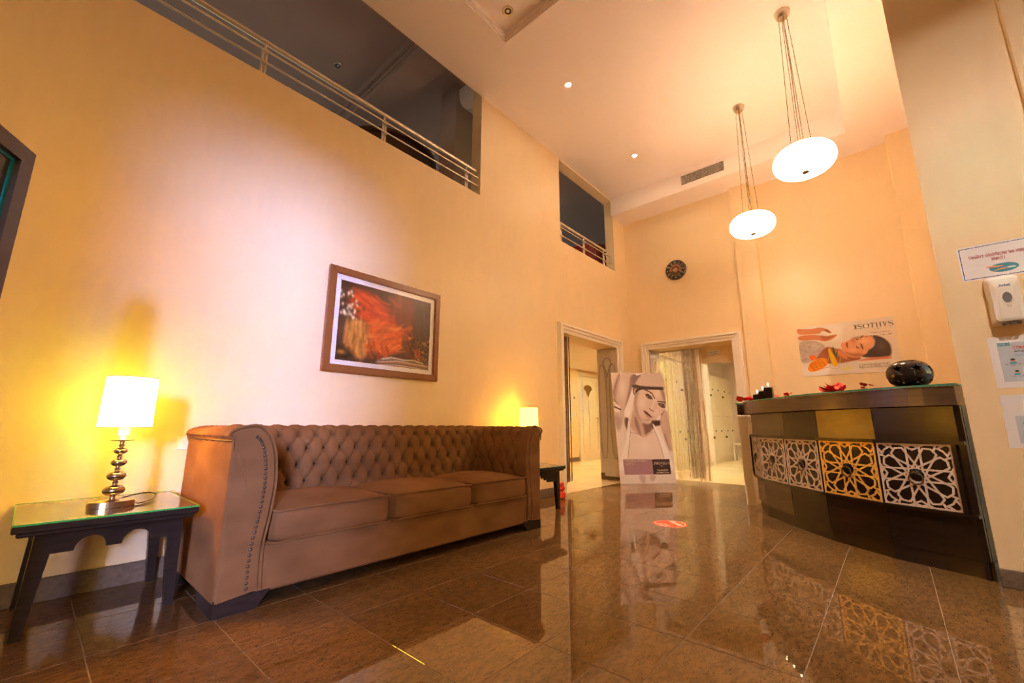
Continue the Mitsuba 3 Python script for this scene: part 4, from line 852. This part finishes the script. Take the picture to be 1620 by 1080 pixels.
arcp = LineString([(0.078*math.cos(a), 0.078*math.sin(a)) for a in np.linspace(-0.4, math.pi+0.2, 30)]).buffer(0.010)
part(ck, 'gear_arc', extrude(arcp, 0.006, CF(FAR-0.033)), 'mat_copper')
gear = unary_union([Point(0, 0).buffer(0.038)]+[affinity.rotate(sbox(0.034, -0.004, 0.046, 0.004), 30*i, origin=(0, 0)) for i in range(12)])
part(ck, 'gear', extrude(gear, 0.006, CF(FAR-0.033)), 'mat_copper')
dots = unary_union([Point(0.104*math.cos(a), 0.104*math.sin(a)).buffer(0.006) for a in np.linspace(0, 2*math.pi, 12, endpoint=False)])
part(ck, 'studs', extrude(dots, 0.003, CF(FAR-0.033)), 'mat_creamink')
part(ck, 'hand', extrude(Polygon([(0.01, -0.006), (0.01, 0.006), (-0.095, 0.006), (-0.105, -0.004)]), 0.003, CF(FAR-0.041)), 'mat_nickel')
part(ck, 'hand', extrude(Polygon([(-0.010, 0.0), (0.0, -0.03), (0.010, 0.0), (0, 0.012)]), 0.003, CF(FAR-0.044)), 'mat_nickel')

# ------------------------------------------------------------------ reception desk
desk = thing('reception_desk', 'dark curved reception desk with a glass top and carved star lattice panels', 'desk')
P = np.array([(2.087, 5.33), (2.242, 4.90), (2.517, 4.538), (2.799, 4.212), (3.154, 3.922), (3.573, 3.742)])
def outward(i):
    d = P[i+1]-P[i]; n_ = np.array([d[1], -d[0]])/np.linalg.norm(d); return -n_ if n_@(CAM[:2]-P[i]) < 0 else n_
NV = [outward(i) for i in range(5)]
def offset_line(o, ext0=0.0, ext1=0.0):
    out = []
    for i in range(6):
        if i == 0: out.append(P[0]+NV[0]*o-(P[1]-P[0])/np.linalg.norm(P[1]-P[0])*ext0)
        elif i == 5: out.append(P[5]+NV[4]*o+(P[5]-P[4])/np.linalg.norm(P[5]-P[4])*ext1)
        else:
            b_ = NV[i-1]+NV[i]; b_ /= np.linalg.norm(b_); out.append(P[i]+b_*o/(b_@NV[i]))
    return np.array(out)
def strip(o0, o1, z0, z1, e0=0, e1=0):
    a, b_ = offset_line(o0, e0, e1), offset_line(o1, e0, e1); return extrude(Polygon(np.vstack([a, b_[::-1]])), z1-z0, XY(z0))
part(desk, 'carcass', strip(-0.03, -0.10, 0.02, 0.985), 'mat_deskwood')
part(desk, 'plinth', strip(-0.012, -0.09, 0.0, 0.10, -0.01, 0.01), 'mat_deskwood')
ptop = ['mat_deskbrown', 'mat_deskbrown', 'mat_deskwood', 'mat_gold_warmlit', 'mat_deskwood']
pbot = ['mat_deskbrown', 'mat_deskbrown', 'mat_deskwood', 'mat_deskwood', 'mat_deskwood']
for i in range(5):
    d = (P[i+1]-P[i]); L = np.linalg.norm(d); d /= L; D3, N3 = np.array([*d, 0]), np.array([*NV[i], 0]); o3 = np.array([*P[i], 0])
    ex = 0.0 if i < 4 else 0.0
    part(desk, 'front_panel', place(cbox(0.001, L-0.001+ex, 0.755, 0.982, -0.026, 0.0, 0.002), (o3, D3, (0, 0, 1), N3)), ptop[i], label='panel with warm reflected light in its colour' if i == 3 else None)  # fourth facet: warm reflection put into the upper panel colour
    part(desk, 'front_panel', place(cbox(0.001, L-0.001+ex, 0.095, 0.350, -0.026, 0.0, 0.002), (o3, D3, (0, 0, 1), N3)), pbot[i])
    part(desk, 'band_panel', place(cbox(0.0, L, 0.345, 0.757, -0.026, 0.012, 0.002), (o3, D3, (0, 0, 1), N3)), 'mat_deskwood')
band = []
for z0, z1 in ((0.748, 0.770), (0.333, 0.352)): band.append(strip(0.034, -0.01, z0, z1, 0.0, 0.0))
dl = (P[5]-P[4])/np.linalg.norm(P[5]-P[4]); 
part(desk, 'band_frame', cat(band), 'mat_deskwood')
o3 = np.array([*(P[5]-dl*0.062), 0])
part(desk, 'band_end', place(box(0.0, 0.022, 0.345, 0.757, -0.01, 0.034), (o3, np.array([*dl, 0]), (0, 0, 1), np.array([*NV[4], 0]))), 'mat_deskwood')
o3 = np.array([*P[0], 0]); d0 = (P[1]-P[0])/np.linalg.norm(P[1]-P[0])
part(desk, 'band_end', place(box(-0.006, 0.008, 0.345, 0.757, -0.01, 0.034), (o3, np.array([*d0, 0]), (0, 0, 1), np.array([*NV[0], 0]))), 'mat_deskwood')
# twelve-fold star lattice on the unit square
def lattice():
    d, L = 0.185, []
    lv = lambda m: d/math.cos(math.radians(15*m))
    for k_ in range(12):
        th = math.radians(30*k_); n_ = np.array([math.cos(th), math.sin(th)]); t_ = np.array([-n_[1], n_[0]])
        s0, s1 = d*math.tan(math.radians(30)), 0.90
        for s in (1, -1): L.append(LineString([n_*d+t_*s*s0, n_*d+t_*s*s1]))
    for k_ in range(12):   # petal ends: petals lie between the parallel pairs
        th = math.radians(30*k_); t_ = np.array([math.cos(th), math.sin(th)]); n_ = np.array([-t_[1], t_[0]])
        L.append(LineString([n_*d+t_*0.885, t_*0.965, -n_*d+t_*0.885]))
    for sx_ in (1, -1):
        for sy_ in (1, -1):   # corner stars
            c = np.array([0.865*sx_, 0.865*sy_]); pts = []
            for q in range(8): r_ = 0.215 if q % 2 == 0 else 0.115; a = math.radians(45*q); pts.append(c+r_*np.array([math.cos(a), math.sin(a)]))
            L.append(LineString(pts+[pts[0]]))
            L.append(LineString([(0.98*sx_, 0.62*sy_), (0.80*sx_, 0.55*sy_)])); L.append(LineString([(0.62*sx_, 0.98*sy_), (0.55*sx_, 0.80*sy_)]))
    for a in range(4):
        r_ = affinity.rotate(LineString([(0.96, -0.28), (0.80, 0), (0.96, 0.28)]), 90*a, origin=(0, 0)); L.append(r_)
    L.append(LineString([(-0.975, -0.975), (0.975, -0.975), (0.975, 0.975), (-0.975, 0.975), (-0.975, -0.975)]))
    g_ = unary_union([l.buffer(0.029, cap_style=2, join_style=2) for l in L]).intersection(sbox(-1, -1, 1, 1))
    return g_.simplify(0.004)
LAT = lattice()
for i in range(5):
    d = (P[i+1]-P[i]); L = np.linalg.norm(d); d /= L; D3, N3 = np.array([*d, 0]), np.array([*NV[i], 0])
    a0, a1 = (0.012, L-0.006) if i < 4 else (0.006, L-0.066)
    g_ = affinity.translate(affinity.scale(LAT, (a1-a0)/2, 0.196, origin=(0, 0)), (a0+a1)/2, 0.5505)
    o3 = np.array([*P[i], 0])+N3*0.0125
    part(desk, 'star_lattice', extrude(g_, 0.005, (o3, D3, (0, 0, 1), N3)), 'mat_lattice_warmlit' if i == 3 else 'mat_lattice', label=('warmlit' if i == 3 else 'pinkish silver')+' cut-out star lattice')  # fourth lattice has the warm reflection in its base colour
    c3 = np.array([*P[i], 0])+D3*(a0+a1)/2+N3*0.0125; fr_ = (c3, D3, np.array([0, 0, 1.0]), N3)
    plate = part(desk, 'ring_handle', place(cat([cbox(-0.030, 0.030, 0.535, 0.585, 0, 0.012, 0.003), hull([(-0.02, 0.545, 0.012), (0.02, 0.545, 0.012), (0.02, 0.58, 0.012), (-0.02, 0.58, 0.012), (0, 0.5625, 0.026)])]), fr_), 'mat_black', label='black plate with a hanging ring')
    ringm = tube([(0.036*math.cos(a), 0.530+0.036*math.sin(a), 0.020) for a in np.linspace(0, 2*math.pi, 28, endpoint=False)], 0.0045, 8, True)
    part(plate, 'ring', place(ringm, fr_), 'mat_bronze', True)
# countertop slab and glass
fe = offset_line(0.062, 0.02, 0.015); be = offset_line(-0.42, -0.05, -0.16); be = be[::-1]
tip = np.array([(1.955, 5.36), (2.02, 5.62), (2.25, 5.72)])
from scipy.interpolate import CubicSpline as _CS
fcur = _CS(np.linspace(0, 1, 7), np.vstack([[1.965, 5.30], fe]))(np.linspace(0, 1, 40))
slab = Polygon(np.vstack([tip[::-1], fcur, [[3.652, 4.03]], [[3.64, 4.12]], be[1:4]])).buffer(0)
part(desk, 'countertop', extrude(slab, 0.115, XY(0.984)), 'mat_deskslab')
glp = slab.buffer(0.012)
gk = part(desk, 'glass_top', extrude(glp.buffer(-0.003), 0.0125, XY(1.1005)), 'mat_glass', label='thick clear glass sheet')
part(gk, 'edge', extrude(glp.difference(glp.buffer(-0.0028)), 0.0126, XY(1.1005)), 'mat_glassedge', label='green glass edge')
# end face at the right, running back behind the pier: dark edge, recessed strip with sky reflection painted blue, dark post
Q5 = np.array([3.66, 4.08]); qd = (Q5-P[5])/np.linalg.norm(Q5-P[5]); qn = np.array([qd[1], -qd[0]]); qL = np.linalg.norm(Q5-P[5])
QF = (np.array([*P[5], 0]), np.array([*qd, 0]), (0, 0, 1), np.array([*qn, 0]))
part(desk, 'side_panel', place(cbox(0.0, 0.075, 0.095, 0.982, -0.03, 0.0, 0.002), QF), 'mat_deskwood')
part(desk, 'side_strip', place(cbox(0.075, 0.20, 0.16, 0.965, -0.03, -0.006, 0.002), QF), 'mat_skyreflect', label='strip with blue sky reflection in its colour on the end of the desk')
part(desk, 'side_post', place(cbox(0.20, qL, 0.0, 0.982, -0.03, 0.002, 0.002), QF), 'mat_black')
part(desk, 'side_plinth', place(box(0.0, 0.20, 0.0, 0.16, -0.03, -0.010), QF), 'mat_black')
part(desk, 'cabinet_end', box(1.93, 2.02, 5.45, 5.75, 0.0, 0.97), 'mat_trim', label='pale end of the cabinet behind the desk')

# things on the desk
DZ = 1.1135
bowl = thing('star_bowl', 'round glossy black ceramic lantern pierced with stars on the right end of the desk', 'lantern')
ba = np.array([3.385, 3.925]); prof = []
for a in np.linspace(-1.15, 1.25, 40): prof.append((0.120*math.cos(a)**0.85, 0.100+0.098*math.sin(a)))
prof = [(0, prof[0][1])]+prof+[(prof[-1][0]-0.008, prof[-1][1]-0.004)]
for a in np.linspace(1.2, -1.1, 30): prof.append((0.111*math.cos(a)**0.85, 0.100+0.090*math.sin(a)))
prof.append((0, prof[-1][1]))
bm_ = lathe(prof, 72); bm_.fix_normals()
mf = mold(trimesh.Trimesh(bm_.vertices, bm_.faces, process=True))
def star_cut(az, el, r_):
    pts = [(r_*(1 if q % 2 == 0 else 0.42)*math.sin(math.pi*q/5), r_*(1 if q % 2 == 0 else 0.42)*math.cos(math.pi*q/5)) for q in range(10)]
    N3 = np.array([math.cos(az)*math.cos(el), math.sin(az)*math.cos(el), math.sin(el)]); A = np.array([-math.sin(az), math.cos(az), 0]); B = np.cross(N3, A)
    return extrude(Polygon(pts), 0.10, (np.array([0, 0, 0.10])+N3*0.06, A, B, N3))
view = -1.6052
cuts = []
for rowz, els, r_ in ((0, 0.28, 0.030), (1, 0.95, 0.022), (2, -0.45, 0.026)):
    for q in range(7): cuts.append(star_cut(view+(q+(0.5 if rowz else 0.42))*2*math.pi/7, els, r_))
try:
    for c in cuts: mf = mf-mold(fixn(c))
    bowl_mesh = tri(mf)
except Exception: bowl_mesh = bm_
bowl_mesh.apply_translation((ba[0], ba[1], DZ-prof[0][1]+0.0005))
part(bowl, 'body', bowl_mesh, 'mat_ceramic', 35)
names = ['shortest', 'middle', 'tallest']
for i, (c, hgt) in enumerate((((2.2662, 4.8921), 0.072), ((2.3265, 4.8427), 0.098), ((2.3868, 4.7827), 0.128))):
    k = thing('candle_holder', f'{names[i]} of the three dark cube candle holders with a lit candle on the desk', 'candle holder', group='candle holders on the desk')
    s = 0.036
    part(k, 'block', cat([cbox(c[0]-s, c[0]+s, c[1]-s, c[1]+s, DZ, DZ+hgt-0.012, 0.003)]), 'mat_deskwood')
    part(k, 'rim', extrude(sbox(-s, -s, s, s).difference(sbox(-s+0.006, -s+0.006, s-0.006, s-0.006)), 0.012, XY(DZ+hgt-0.012)).apply_translation((c[0], c[1], 0)), 'mat_creamink')
    part(k, 'candle', lathe([(0, 0), (0.020, 0), (0.020, 0.012), (0, 0.012)], 20, (c[0], c[1], DZ+hgt-0.010)), 'mat_white')
    part(k, 'flame', lathe([(0, 0), (0.006, 0.006), (0.0075, 0.014), (0.004, 0.026), (0, 0.034)], 14, (c[0], c[1], DZ+hgt+0.004)), 'mat_white', True, emitter=area((60, 34, 10)))
def petal(c, r_, yaw, tilt, seed):
    rg = np.random.default_rng(seed); u, v = np.meshgrid(np.linspace(-1, 1, 9), np.linspace(0, 1, 9)); w = np.sin(np.pi*np.clip(v, 0.02, 0.98)**0.8)**0.6
    X = u*w*r_*0.62; Y = v*r_*1.2; Z = r_*(0.55*v**2*tilt+0.28*(u*w)**2)+0.004*rg.random(u.shape)*0
    V = np.stack([X, Y, Z], -1).reshape(-1, 3); I = np.arange(81).reshape(9, 9)
    a, b, c_, d = I[:-1, :-1], I[1:, :-1], I[1:, 1:], I[:-1, 1:]
    F = np.concatenate([np.stack([a, d, c_], -1).reshape(-1, 3), np.stack([a, c_, b], -1).reshape(-1, 3)])
    V2 = V-np.array([0, 0, 0.0015]); n_ = len(V); F2 = np.concatenate([F, F[:, ::-1]+n_])
    m = trimesh.Trimesh(np.vstack([V, V2]), F2, process=False); m.apply_transform(trimesh.transformations.rotation_matrix(yaw, [0, 0, 1])); m.apply_translation(c); return m
clusters = [((2.1141, 5.0744), 1180, 'red flower petals at the left tip of the desk before the candles', 14, 0.06, 1.2), ((2.5463, 4.6976), 1244, 'sparse red petals right of the candles on the desk', 9, 0.04, 1.0), ((2.9428, 4.269), 1320, 'tallest heap of red petals in the middle of the desk', 22, 0.06, 1.8), ((3.1653, 4.0991), 1376, 'small red petals on the desk left of the black lantern', 7, 0.038, 1.0)]
for (c, seed_, lab, n_, r_, tl) in clusters:
    k = thing('flower_petals', lab, 'petals', group='red petals on the desk')
    for i in range(n_):
        rg = np.random.default_rng(seed_+i); o = rg.normal(0, 0.034, 2); 
        part(k, 'petal', petal((c[0]+o[0], c[1]+o[1], DZ+0.003+0.009*(i % 5)), r_*rg.uniform(0.6, 1.0), rg.uniform(0, 6.28), tl*rg.uniform(0.5, 1.3), i), 'mat_red', True)
for i in range(7):
    c = ((2.4489, 4.7197), (2.4732, 4.7147), (2.4909, 4.7498), (2.5077, 4.7914), (2.5415, 4.7211), (2.5595, 4.7543), (2.5792, 4.776))[i]; m = trimesh.creation.icosphere(2, 1.0); m.apply_scale([0.018, 0.014, 0.009]); m.apply_translation((c[0], c[1], DZ+0.009))
    k = thing('pebble', ['first', 'second', 'third', 'fourth', 'fifth', 'sixth', 'seventh'][i]+' white pebble on the desk counting rightwards from the candles', 'pebble', group='white pebbles on the desk'); put(k, m, 'mat_pebble', True)

# ------------------------------------------------------------------ notices and dispenser on the pier
YP = 3.67
PF = lambda x, z, y=YP-0.0015: ((x, y, z), (1, 0, 0), (0, 0, 1), (0, -1, 0))
k = thing('hand_notice', 'white notice asking to disinfect hands, above the soap dispenser', 'notice')
part(k, 'sheet', box(3.690, 4.020, YP-0.0015, YP, 1.722, 1.936), 'mat_paper')
part(k, 'border', extrude(sbox(3.699, 1.730, 4.011, 1.928).difference(sbox(3.7025, 1.7335, 4.0075, 1.9245)), 0.0004, PF(0, 0)), 'mat_blue')
part(k, 'lettering', cat([text_on('Veuillez désinfecter les mains', 0.020, PF(3.852, 1.856), True, True, 0.235), text_on('Merci !', 0.020, PF(3.852, 1.828), True, True, 0.052)]), 'mat_maroon', label='dark red lettering')
el = affinity.scale(Point(3.865, 1.777).buffer(1, 24), 0.058, 0.027); part(k, 'picture', extrude(el, 0.0004, PF(0, 0)), 'mat_teal', label='blue oval with washing hands')
hands = unary_union([Polygon(smoothpoly([(3.792, 1.795), (3.845, 1.793), (3.87, 1.785), (3.845, 1.781), (3.80, 1.786)], 2)), Polygon(smoothpoly([(3.805, 1.760), (3.86, 1.776), (3.885, 1.775), (3.86, 1.764)], 2))])
part(k, 'picture', extrude(hands, 0.0004, PF(0, 0, YP-0.002)), 'mat_skin'); part(k, 'picture', extrude(Polygon(smoothpoly([(3.872, 1.770), (3.91, 1.768), (3.915, 1.775), (3.88, 1.778)], 2)), 0.0004, PF(0, 0, YP-0.002)), 'mat_white')
part(k, 'emblem', text_on('~ spa ~', 0.010, PF(3.862, 1.897), True), 'mat_locker')
k = thing('soap_dispenser', 'white wall soap dispenser with a grey oval window below the hand notice', 'soap dispenser')
x0, x1, z0, z1 = 3.768, 3.900, 1.430, 1.712
def disp_ring(y, x0, x1, z0, z1, r_): return [(a, y, b) for a, b in sbox(x0+r_, z0+r_, x1-r_, z1-r_).buffer(r_, 4).exterior.coords[:-1]]
part(k, 'back_plate', hull(disp_ring(YP, x0, x1, z0, z1, 0.012)+disp_ring(YP-0.04, x0, x1, z0, z1, 0.014)), 'mat_plastic', 30)
part(k, 'cover', hull(disp_ring(YP-0.040, x0, x1, z0+0.004, z1, 0.014)+disp_ring(YP-0.085, x0+0.010, x1-0.010, z0+0.012, z1-0.02, 0.02)+disp_ring(YP-0.10, x0+0.03, x1-0.03, z0+0.03, z1-0.06, 0.02)), 'mat_plastic', 30)
part(k, 'window', extrude(affinity.scale(Point(3.834, 1.575).buffer(1, 24), 0.018, 0.030), 0.004, PF(0, 0, YP-0.0995)), 'mat_gray', 30)
arch = LineString([(3.795, 1.475), (3.800, 1.56), (3.815, 1.61), (3.834, 1.622), (3.853, 1.61), (3.868, 1.56), (3.873, 1.475)]).buffer(0.0016)
part(k, 'arch_line', extrude(arch, 0.002, PF(0, 0, YP-0.0985)), 'mat_paper')
part(k, 'lettering', text_on('Jofel', 0.013, PF(3.832, 1.640, YP-0.1005), True, True, 0.046), 'mat_blue'); part(k, 'emblem', text_on('V2', 0.009, PF(3.834, 1.520, YP-0.1002), True), 'mat_gray')
part(k, 'nozzle', cat([box(3.80, 3.815, YP-0.086, YP-0.05, 1.424, 1.432), box(3.826, 3.846, YP-0.086, YP-0.05, 1.424, 1.432), box(3.856, 3.87, YP-0.086, YP-0.05, 1.424, 1.432)]), 'mat_ink')
k = thing('health_notice', 'laminated notice headed CORONAVIRUS on the pier below the soap dispenser', 'notice')
part(k, 'sheet', box(3.735, 4.03, YP-0.0015, YP, 1.072, 1.367), 'mat_paper')
part(k, 'panel', extrude(sbox(3.768, 1.107, 4.00, 1.330), 0.0003, PF(0, 0)), 'mat_palebluepaper')
part(k, 'tag', extrude(sbox(3.770, 1.312, 3.818, 1.330), 0.0004, PF(0, 0, YP-0.002)), 'mat_teal'); part(k, 'tag_lettering', text_on('COVID-19', 0.007, PF(3.794, 1.317, YP-0.0024), True, True), 'mat_white')
part(k, 'title', text_on('CORONAVIRUS', 0.014, PF(3.825, 1.292, YP-0.002), False, True, 0.135), 'mat_redink', label='red CORONAVIRUS lettering')
part(k, 'lettering', cat([text_on('POUR SE PROTÉGER', 0.011, PF(3.828, 1.271, YP-0.002), False, True, 0.13), text_on('Maintenir une distance', 0.0045, PF(3.817, 1.202, YP-0.002), True), text_on('d\'un mètre', 0.0045, PF(3.817, 1.195, YP-0.002), True), text_on('Se laver les mains', 0.0045, PF(3.878, 1.202, YP-0.002), True), text_on('régulièrement', 0.0045, PF(3.878, 1.195, YP-0.002), True), text_on('Porter un masque', 0.0045, PF(3.822, 1.135, YP-0.002), True), text_on('Éviter les contacts', 0.0045, PF(3.885, 1.135, YP-0.002), True)]), 'mat_ink')
part(k, 'subtitle', text_on('Et protéger les autres', 0.010, PF(3.828, 1.250, YP-0.002), False, False, 0.13), 'mat_teal')
def pictogram(parent, x, z, s):
    part(parent, 'pictogram', extrude(unary_union([affinity.scale(Point(x, z-0.010*s).buffer(1, 12), 0.013*s, 0.007*s), sbox(x-0.013*s, z-0.017*s, x+0.013*s, z-0.010*s)]), 0.0003, PF(0, 0, YP-0.002)), 'mat_teal')
    part(parent, 'pictogram', extrude(Point(x, z+0.003*s).buffer(0.0085*s, 10), 0.0003, PF(0, 0, YP-0.0023)), 'mat_skin')
    part(parent, 'pictogram', extrude(affinity.scale(Point(x, z+0.008*s).buffer(1, 12), 0.009*s, 0.006*s), 0.0003, PF(0, 0, YP-0.0026)), 'mat_ink')
pictogram(k, 3.816, 1.224, 1.0); pictogram(k, 3.822, 1.158, 0.9)
part(k, 'pictogram', extrude(Polygon(smoothpoly([(3.862, 1.232), (3.885, 1.236), (3.90, 1.226), (3.895, 1.214), (3.868, 1.216)], 2)), 0.0003, PF(0, 0, YP-0.002)), 'mat_skin'); part(k, 'pictogram', extrude(Polygon(smoothpoly([(3.882, 1.232), (3.905, 1.226), (3.90, 1.210), (3.88, 1.214)], 2)), 0.0003, PF(0, 0, YP-0.0018)), 'mat_teal')
k = thing('health_notice', 'laminated notice with a torn left edge, lowest on the pier', 'notice')
tl = [(3.735, 1.033)]+[(3.735+0.004*math.sin(i*2.3)-0.004*(i/12), 1.033-0.293*i/12) for i in range(1, 12)]+[(3.728, 0.740)]
part(k, 'sheet', extrude(Polygon(tl+[(4.03, 0.740), (4.03, 1.033)]), 0.0015, PF(0, 0, YP)), 'mat_paper')
part(k, 'panel', extrude(sbox(3.775, 0.765, 4.00, 0.915), 0.0003, PF(0, 0)), 'mat_palebluepaper'); part(k, 'panel', extrude(sbox(3.82, 0.960, 3.98, 0.985), 0.0003, PF(0, 0)), 'mat_palebluepaper')
part(k, 'lettering', cat([text_on('Mesures à respecter', 0.009, PF(3.826, 0.973, YP-0.002), False, False), text_on('dans l\'établissement', 0.007, PF(3.84, 0.963, YP-0.002))]), 'mat_ink')
pictogram(k, 3.818, 0.890, 1.3); pictogram(k, 3.826, 0.805, 1.2)

# ------------------------------------------------------------------ pendants
PEND = (38.0, 25.0, 15.5)
def pendant(label, x, y):
    k = thing('pendant_lamp', label, 'pendant lamp', group='disc pendant lamps over the desk'); z = 3.205; R, h = 0.242, 0.128
    part(k, 'canopy', lathe([(0, 0), (0.062, 0), (0.066, 0.006), (0.058, 0.045), (0.040, 0.070), (0, 0.072)][::-1], 40, (0, 0, 0)).apply_transform(np.diag([1, 1, -1, 1])).apply_translation((x, y, CEIL)), 'mat_nickel', 40)
    prof = []
    for a in np.linspace(-math.pi/2, math.pi/2, 41):
        r_ = R*abs(math.cos(a))**0.65; zz = h*math.copysign(abs(math.sin(a))**0.95, a); prof.append((r_, zz-0.022*math.exp(-(r_/0.07)**2)*(1 if a < 0 else -1)*-1*(1 if a < 0 else 1)))
    prof[0] = (0, prof[0][1]); prof[-1] = (0, prof[-1][1])
    part(k, 'shade', lathe(prof, 72, (x, y, z)), 'mat_shade', 60, emitter=area(PEND), label='glowing opal glass disc')
    part(k, 'finial', lathe([(0, -0.012), (0.026, -0.012), (0.028, -0.006), (0.018, 0.004), (0, 0.004)], 28, (x, y, z+prof[0][1]-0.001)), 'mat_bronze', 40)
    for q, a in enumerate((0.5, 1.9, 3.6, 5.0)):
        part(k, 'cable', tube([(x+0.035*math.cos(a), y+0.035*math.sin(a), CEIL-0.066), (x+0.085*math.cos(a), y+0.085*math.sin(a), z+h-0.012)], 0.0022, 6), 'mat_bronze', True)
    part(k, 'cord', tube([(x, y, CEIL-0.07), (x+0.004, y+0.01, 4.2), (x-0.004, y+0.01, 3.7), (x, y, z+h-0.02)], 0.0030, 6), 'mat_gold_warmlit', True)
    return k
pendant('nearer of the two glowing disc pendant lamps over the desk', 2.965, 4.285)
pendant('farther of the two glowing disc pendant lamps, near the air grille', 2.315, 5.362)

# ------------------------------------------------------------------ recessed downlights, speaker, air grille
def downlight(label, x, y, z, lit, group=None):
    k = thing('downlight', label, 'downlight')
    part(k, 'ring', lathe([(0.034, -0.004), (0.052, -0.006), (0.056, 0.0), (0.034, 0.0), (0.034, -0.004)], 36, (x, y, z)), 'mat_white' if lit else 'mat_nickel', 40)
    if lit:
        part(k, 'bulb', lathe([(0, -0.003), (0.033, -0.003), (0.033, -0.0005), (0, -0.0005)], 28, (x, y, z)), 'mat_white', emitter=area((520, 370, 230)))
    else:
        part(k, 'reflector', lathe([(0, -0.0005), (0.033, -0.0005), (0.033, -0.002), (0.02, -0.0012), (0, -0.0012)], 28, (x, y, z)), 'mat_ink'); part(k, 'bulb', lathe([(0, -0.003), (0.018, -0.003), (0.018, -0.001), (0, -0.001)], 24, (x, y, z)), 'mat_paper')
downlight('lit ceiling downlight nearest the recessed tray', 0.898, 3.648, CEIL, True)
downlight('lit ceiling downlight nearer the end wall', 0.892, 5.415, CEIL, True)
downlight('unlit chrome downlight inside the recessed ceiling tray', 0.92, 2.555, 4.90, False)
downlight('unlit downlight in the dim upper-floor ceiling', -1.55, 1.985, 5.45, False)
k = thing('added_spot', 'soffit spotlight put in out of view to brighten the beige pier', 'added_spot')  # not a known fixture; added out of view to light the pier
sp_o, sp_t = np.array([4.45, 0.5, 4.36]), np.array([3.75, 3.67, 0.9]); sp_d = (sp_t-sp_o)/np.linalg.norm(sp_t-sp_o)
part(k, 'base', lathe([(0, 0), (0.05, 0), (0.05, 0.02), (0, 0.02)], 32, (sp_o[0], sp_o[1], 4.48)), 'mat_nickel')
part(k, 'arm', cyl((sp_o[0], sp_o[1], 4.38), (sp_o[0], sp_o[1], 4.48), 0.012), 'mat_nickel')
hd = lathe([(0.035, 0), (0.045, 0.0), (0.045, 0.13), (0, 0.13), (0, 0.125), (0.035, 0.125), (0.035, 0)], 32); hd.apply_transform(trimesh.geometry.align_vectors([0, 0, 1], -sp_d)); hd.apply_translation(sp_o+sp_d*0.06)
part(k, 'head', hd, 'mat_nickel', 40)
scene['added_spot_beam'] = {'type': 'spot', 'intensity': rgb((56, 47, 38)), 'cutoff_angle': 34, 'beam_width': 12, 'to_world': T().look_at(origin=(sp_o+sp_d*0.07).tolist(), target=sp_t.tolist(), up=[0, 0, 1])}
k = thing('ceiling_speaker', 'round flush ceiling speaker left of the pendant lamps', 'speaker')
part(k, 'ring', lathe([(0.048, -0.004), (0.066, -0.004), (0.070, 0), (0.048, 0), (0.048, -0.004)], 36, (1.659, 4.632, CEIL)), 'mat_ceiling', 40)
part(k, 'grille', lathe([(0, -0.003), (0.048, -0.003), (0.048, -0.0002), (0, -0.0002)], 36, (1.659, 4.632, CEIL)), 'mat_trim')
k = thing('air_grille', 'rectangular slatted air grille in the dropped beam', 'air grille')
gx0_, gx1_, gz0, gz1, yb = 1.2482, 1.8773, 4.5904, 4.7467, 6.30
part(k, 'frame', extrude(sbox(gx0_-0.022, gz0-0.02, gx1_+0.022, gz1+0.018).difference(sbox(gx0_, gz0, gx1_, gz1)), 0.010, XZ(yb)), 'mat_ceiling')
part(k, 'backing', box(gx0_, gx1_, yb-0.001, yb, gz0, gz1), 'mat_ink')
nv_ = 30
part(k, 'slats', cat([box(gx0_+(gx1_-gx0_)*(i+0.30)/nv_, gx0_+(gx1_-gx0_)*(i+0.66)/nv_, yb-0.008, yb-0.001, gz0, gz1) for i in range(nv_)]+[box(gx0_, gx1_, yb-0.006, yb-0.0015, gz0+(gz1-gz0)*j/6, gz0+(gz1-gz0)*j/6+0.004) for j in range(1, 6)]), 'mat_reveal', kind='stuff', label='thin crossed slats')

# ------------------------------------------------------------------ floor sticker
k = thing('floor_sticker', 'round orange-red floor sticker with white marks before the doorways', 'floor sticker')
sx_, sy_ = 1.655, 3.940
FS = lambda z: ((sx_, sy_, z), (1, 0, 0), (0, 1, 0), (0, 0, 1))
part(k, 'disc', extrude(Point(0, 0).buffer(0.148, 40), 0.0008, FS(0.0)), 'mat_sticker')
ri = Point(0, 0).buffer(0.132, 40).difference(Point(0, 0).buffer(0.124, 40))
part(k, 'marks', cat([extrude(ri, 0.0004, FS(0.0008)), extrude(unary_union([affinity.rotate(sbox(-0.09, 0.035, 0.09, 0.055), -42, origin=(0, 0)), affinity.rotate(sbox(-0.09, 0.062, 0.09, 0.075), -42, origin=(0, 0))]).intersection(Point(0, 0).buffer(0.12)), 0.0004, FS(0.0008)),
     place(text_on('1 m', 0.045, ((-0.075, -0.035, 0), (0.743, -0.669, 0), (0.669, 0.743, 0), (0, 0, 1)), bold=True, depth=0.0004), FS(0.0008)), place(text_on('DISTANCE', 0.02, ((-0.095, -0.06, 0), (0.743, -0.669, 0), (0.669, 0.743, 0), (0, 0, 1)), bold=True, depth=0.0004), FS(0.0008))]), 'mat_creamink', label='cream markings')
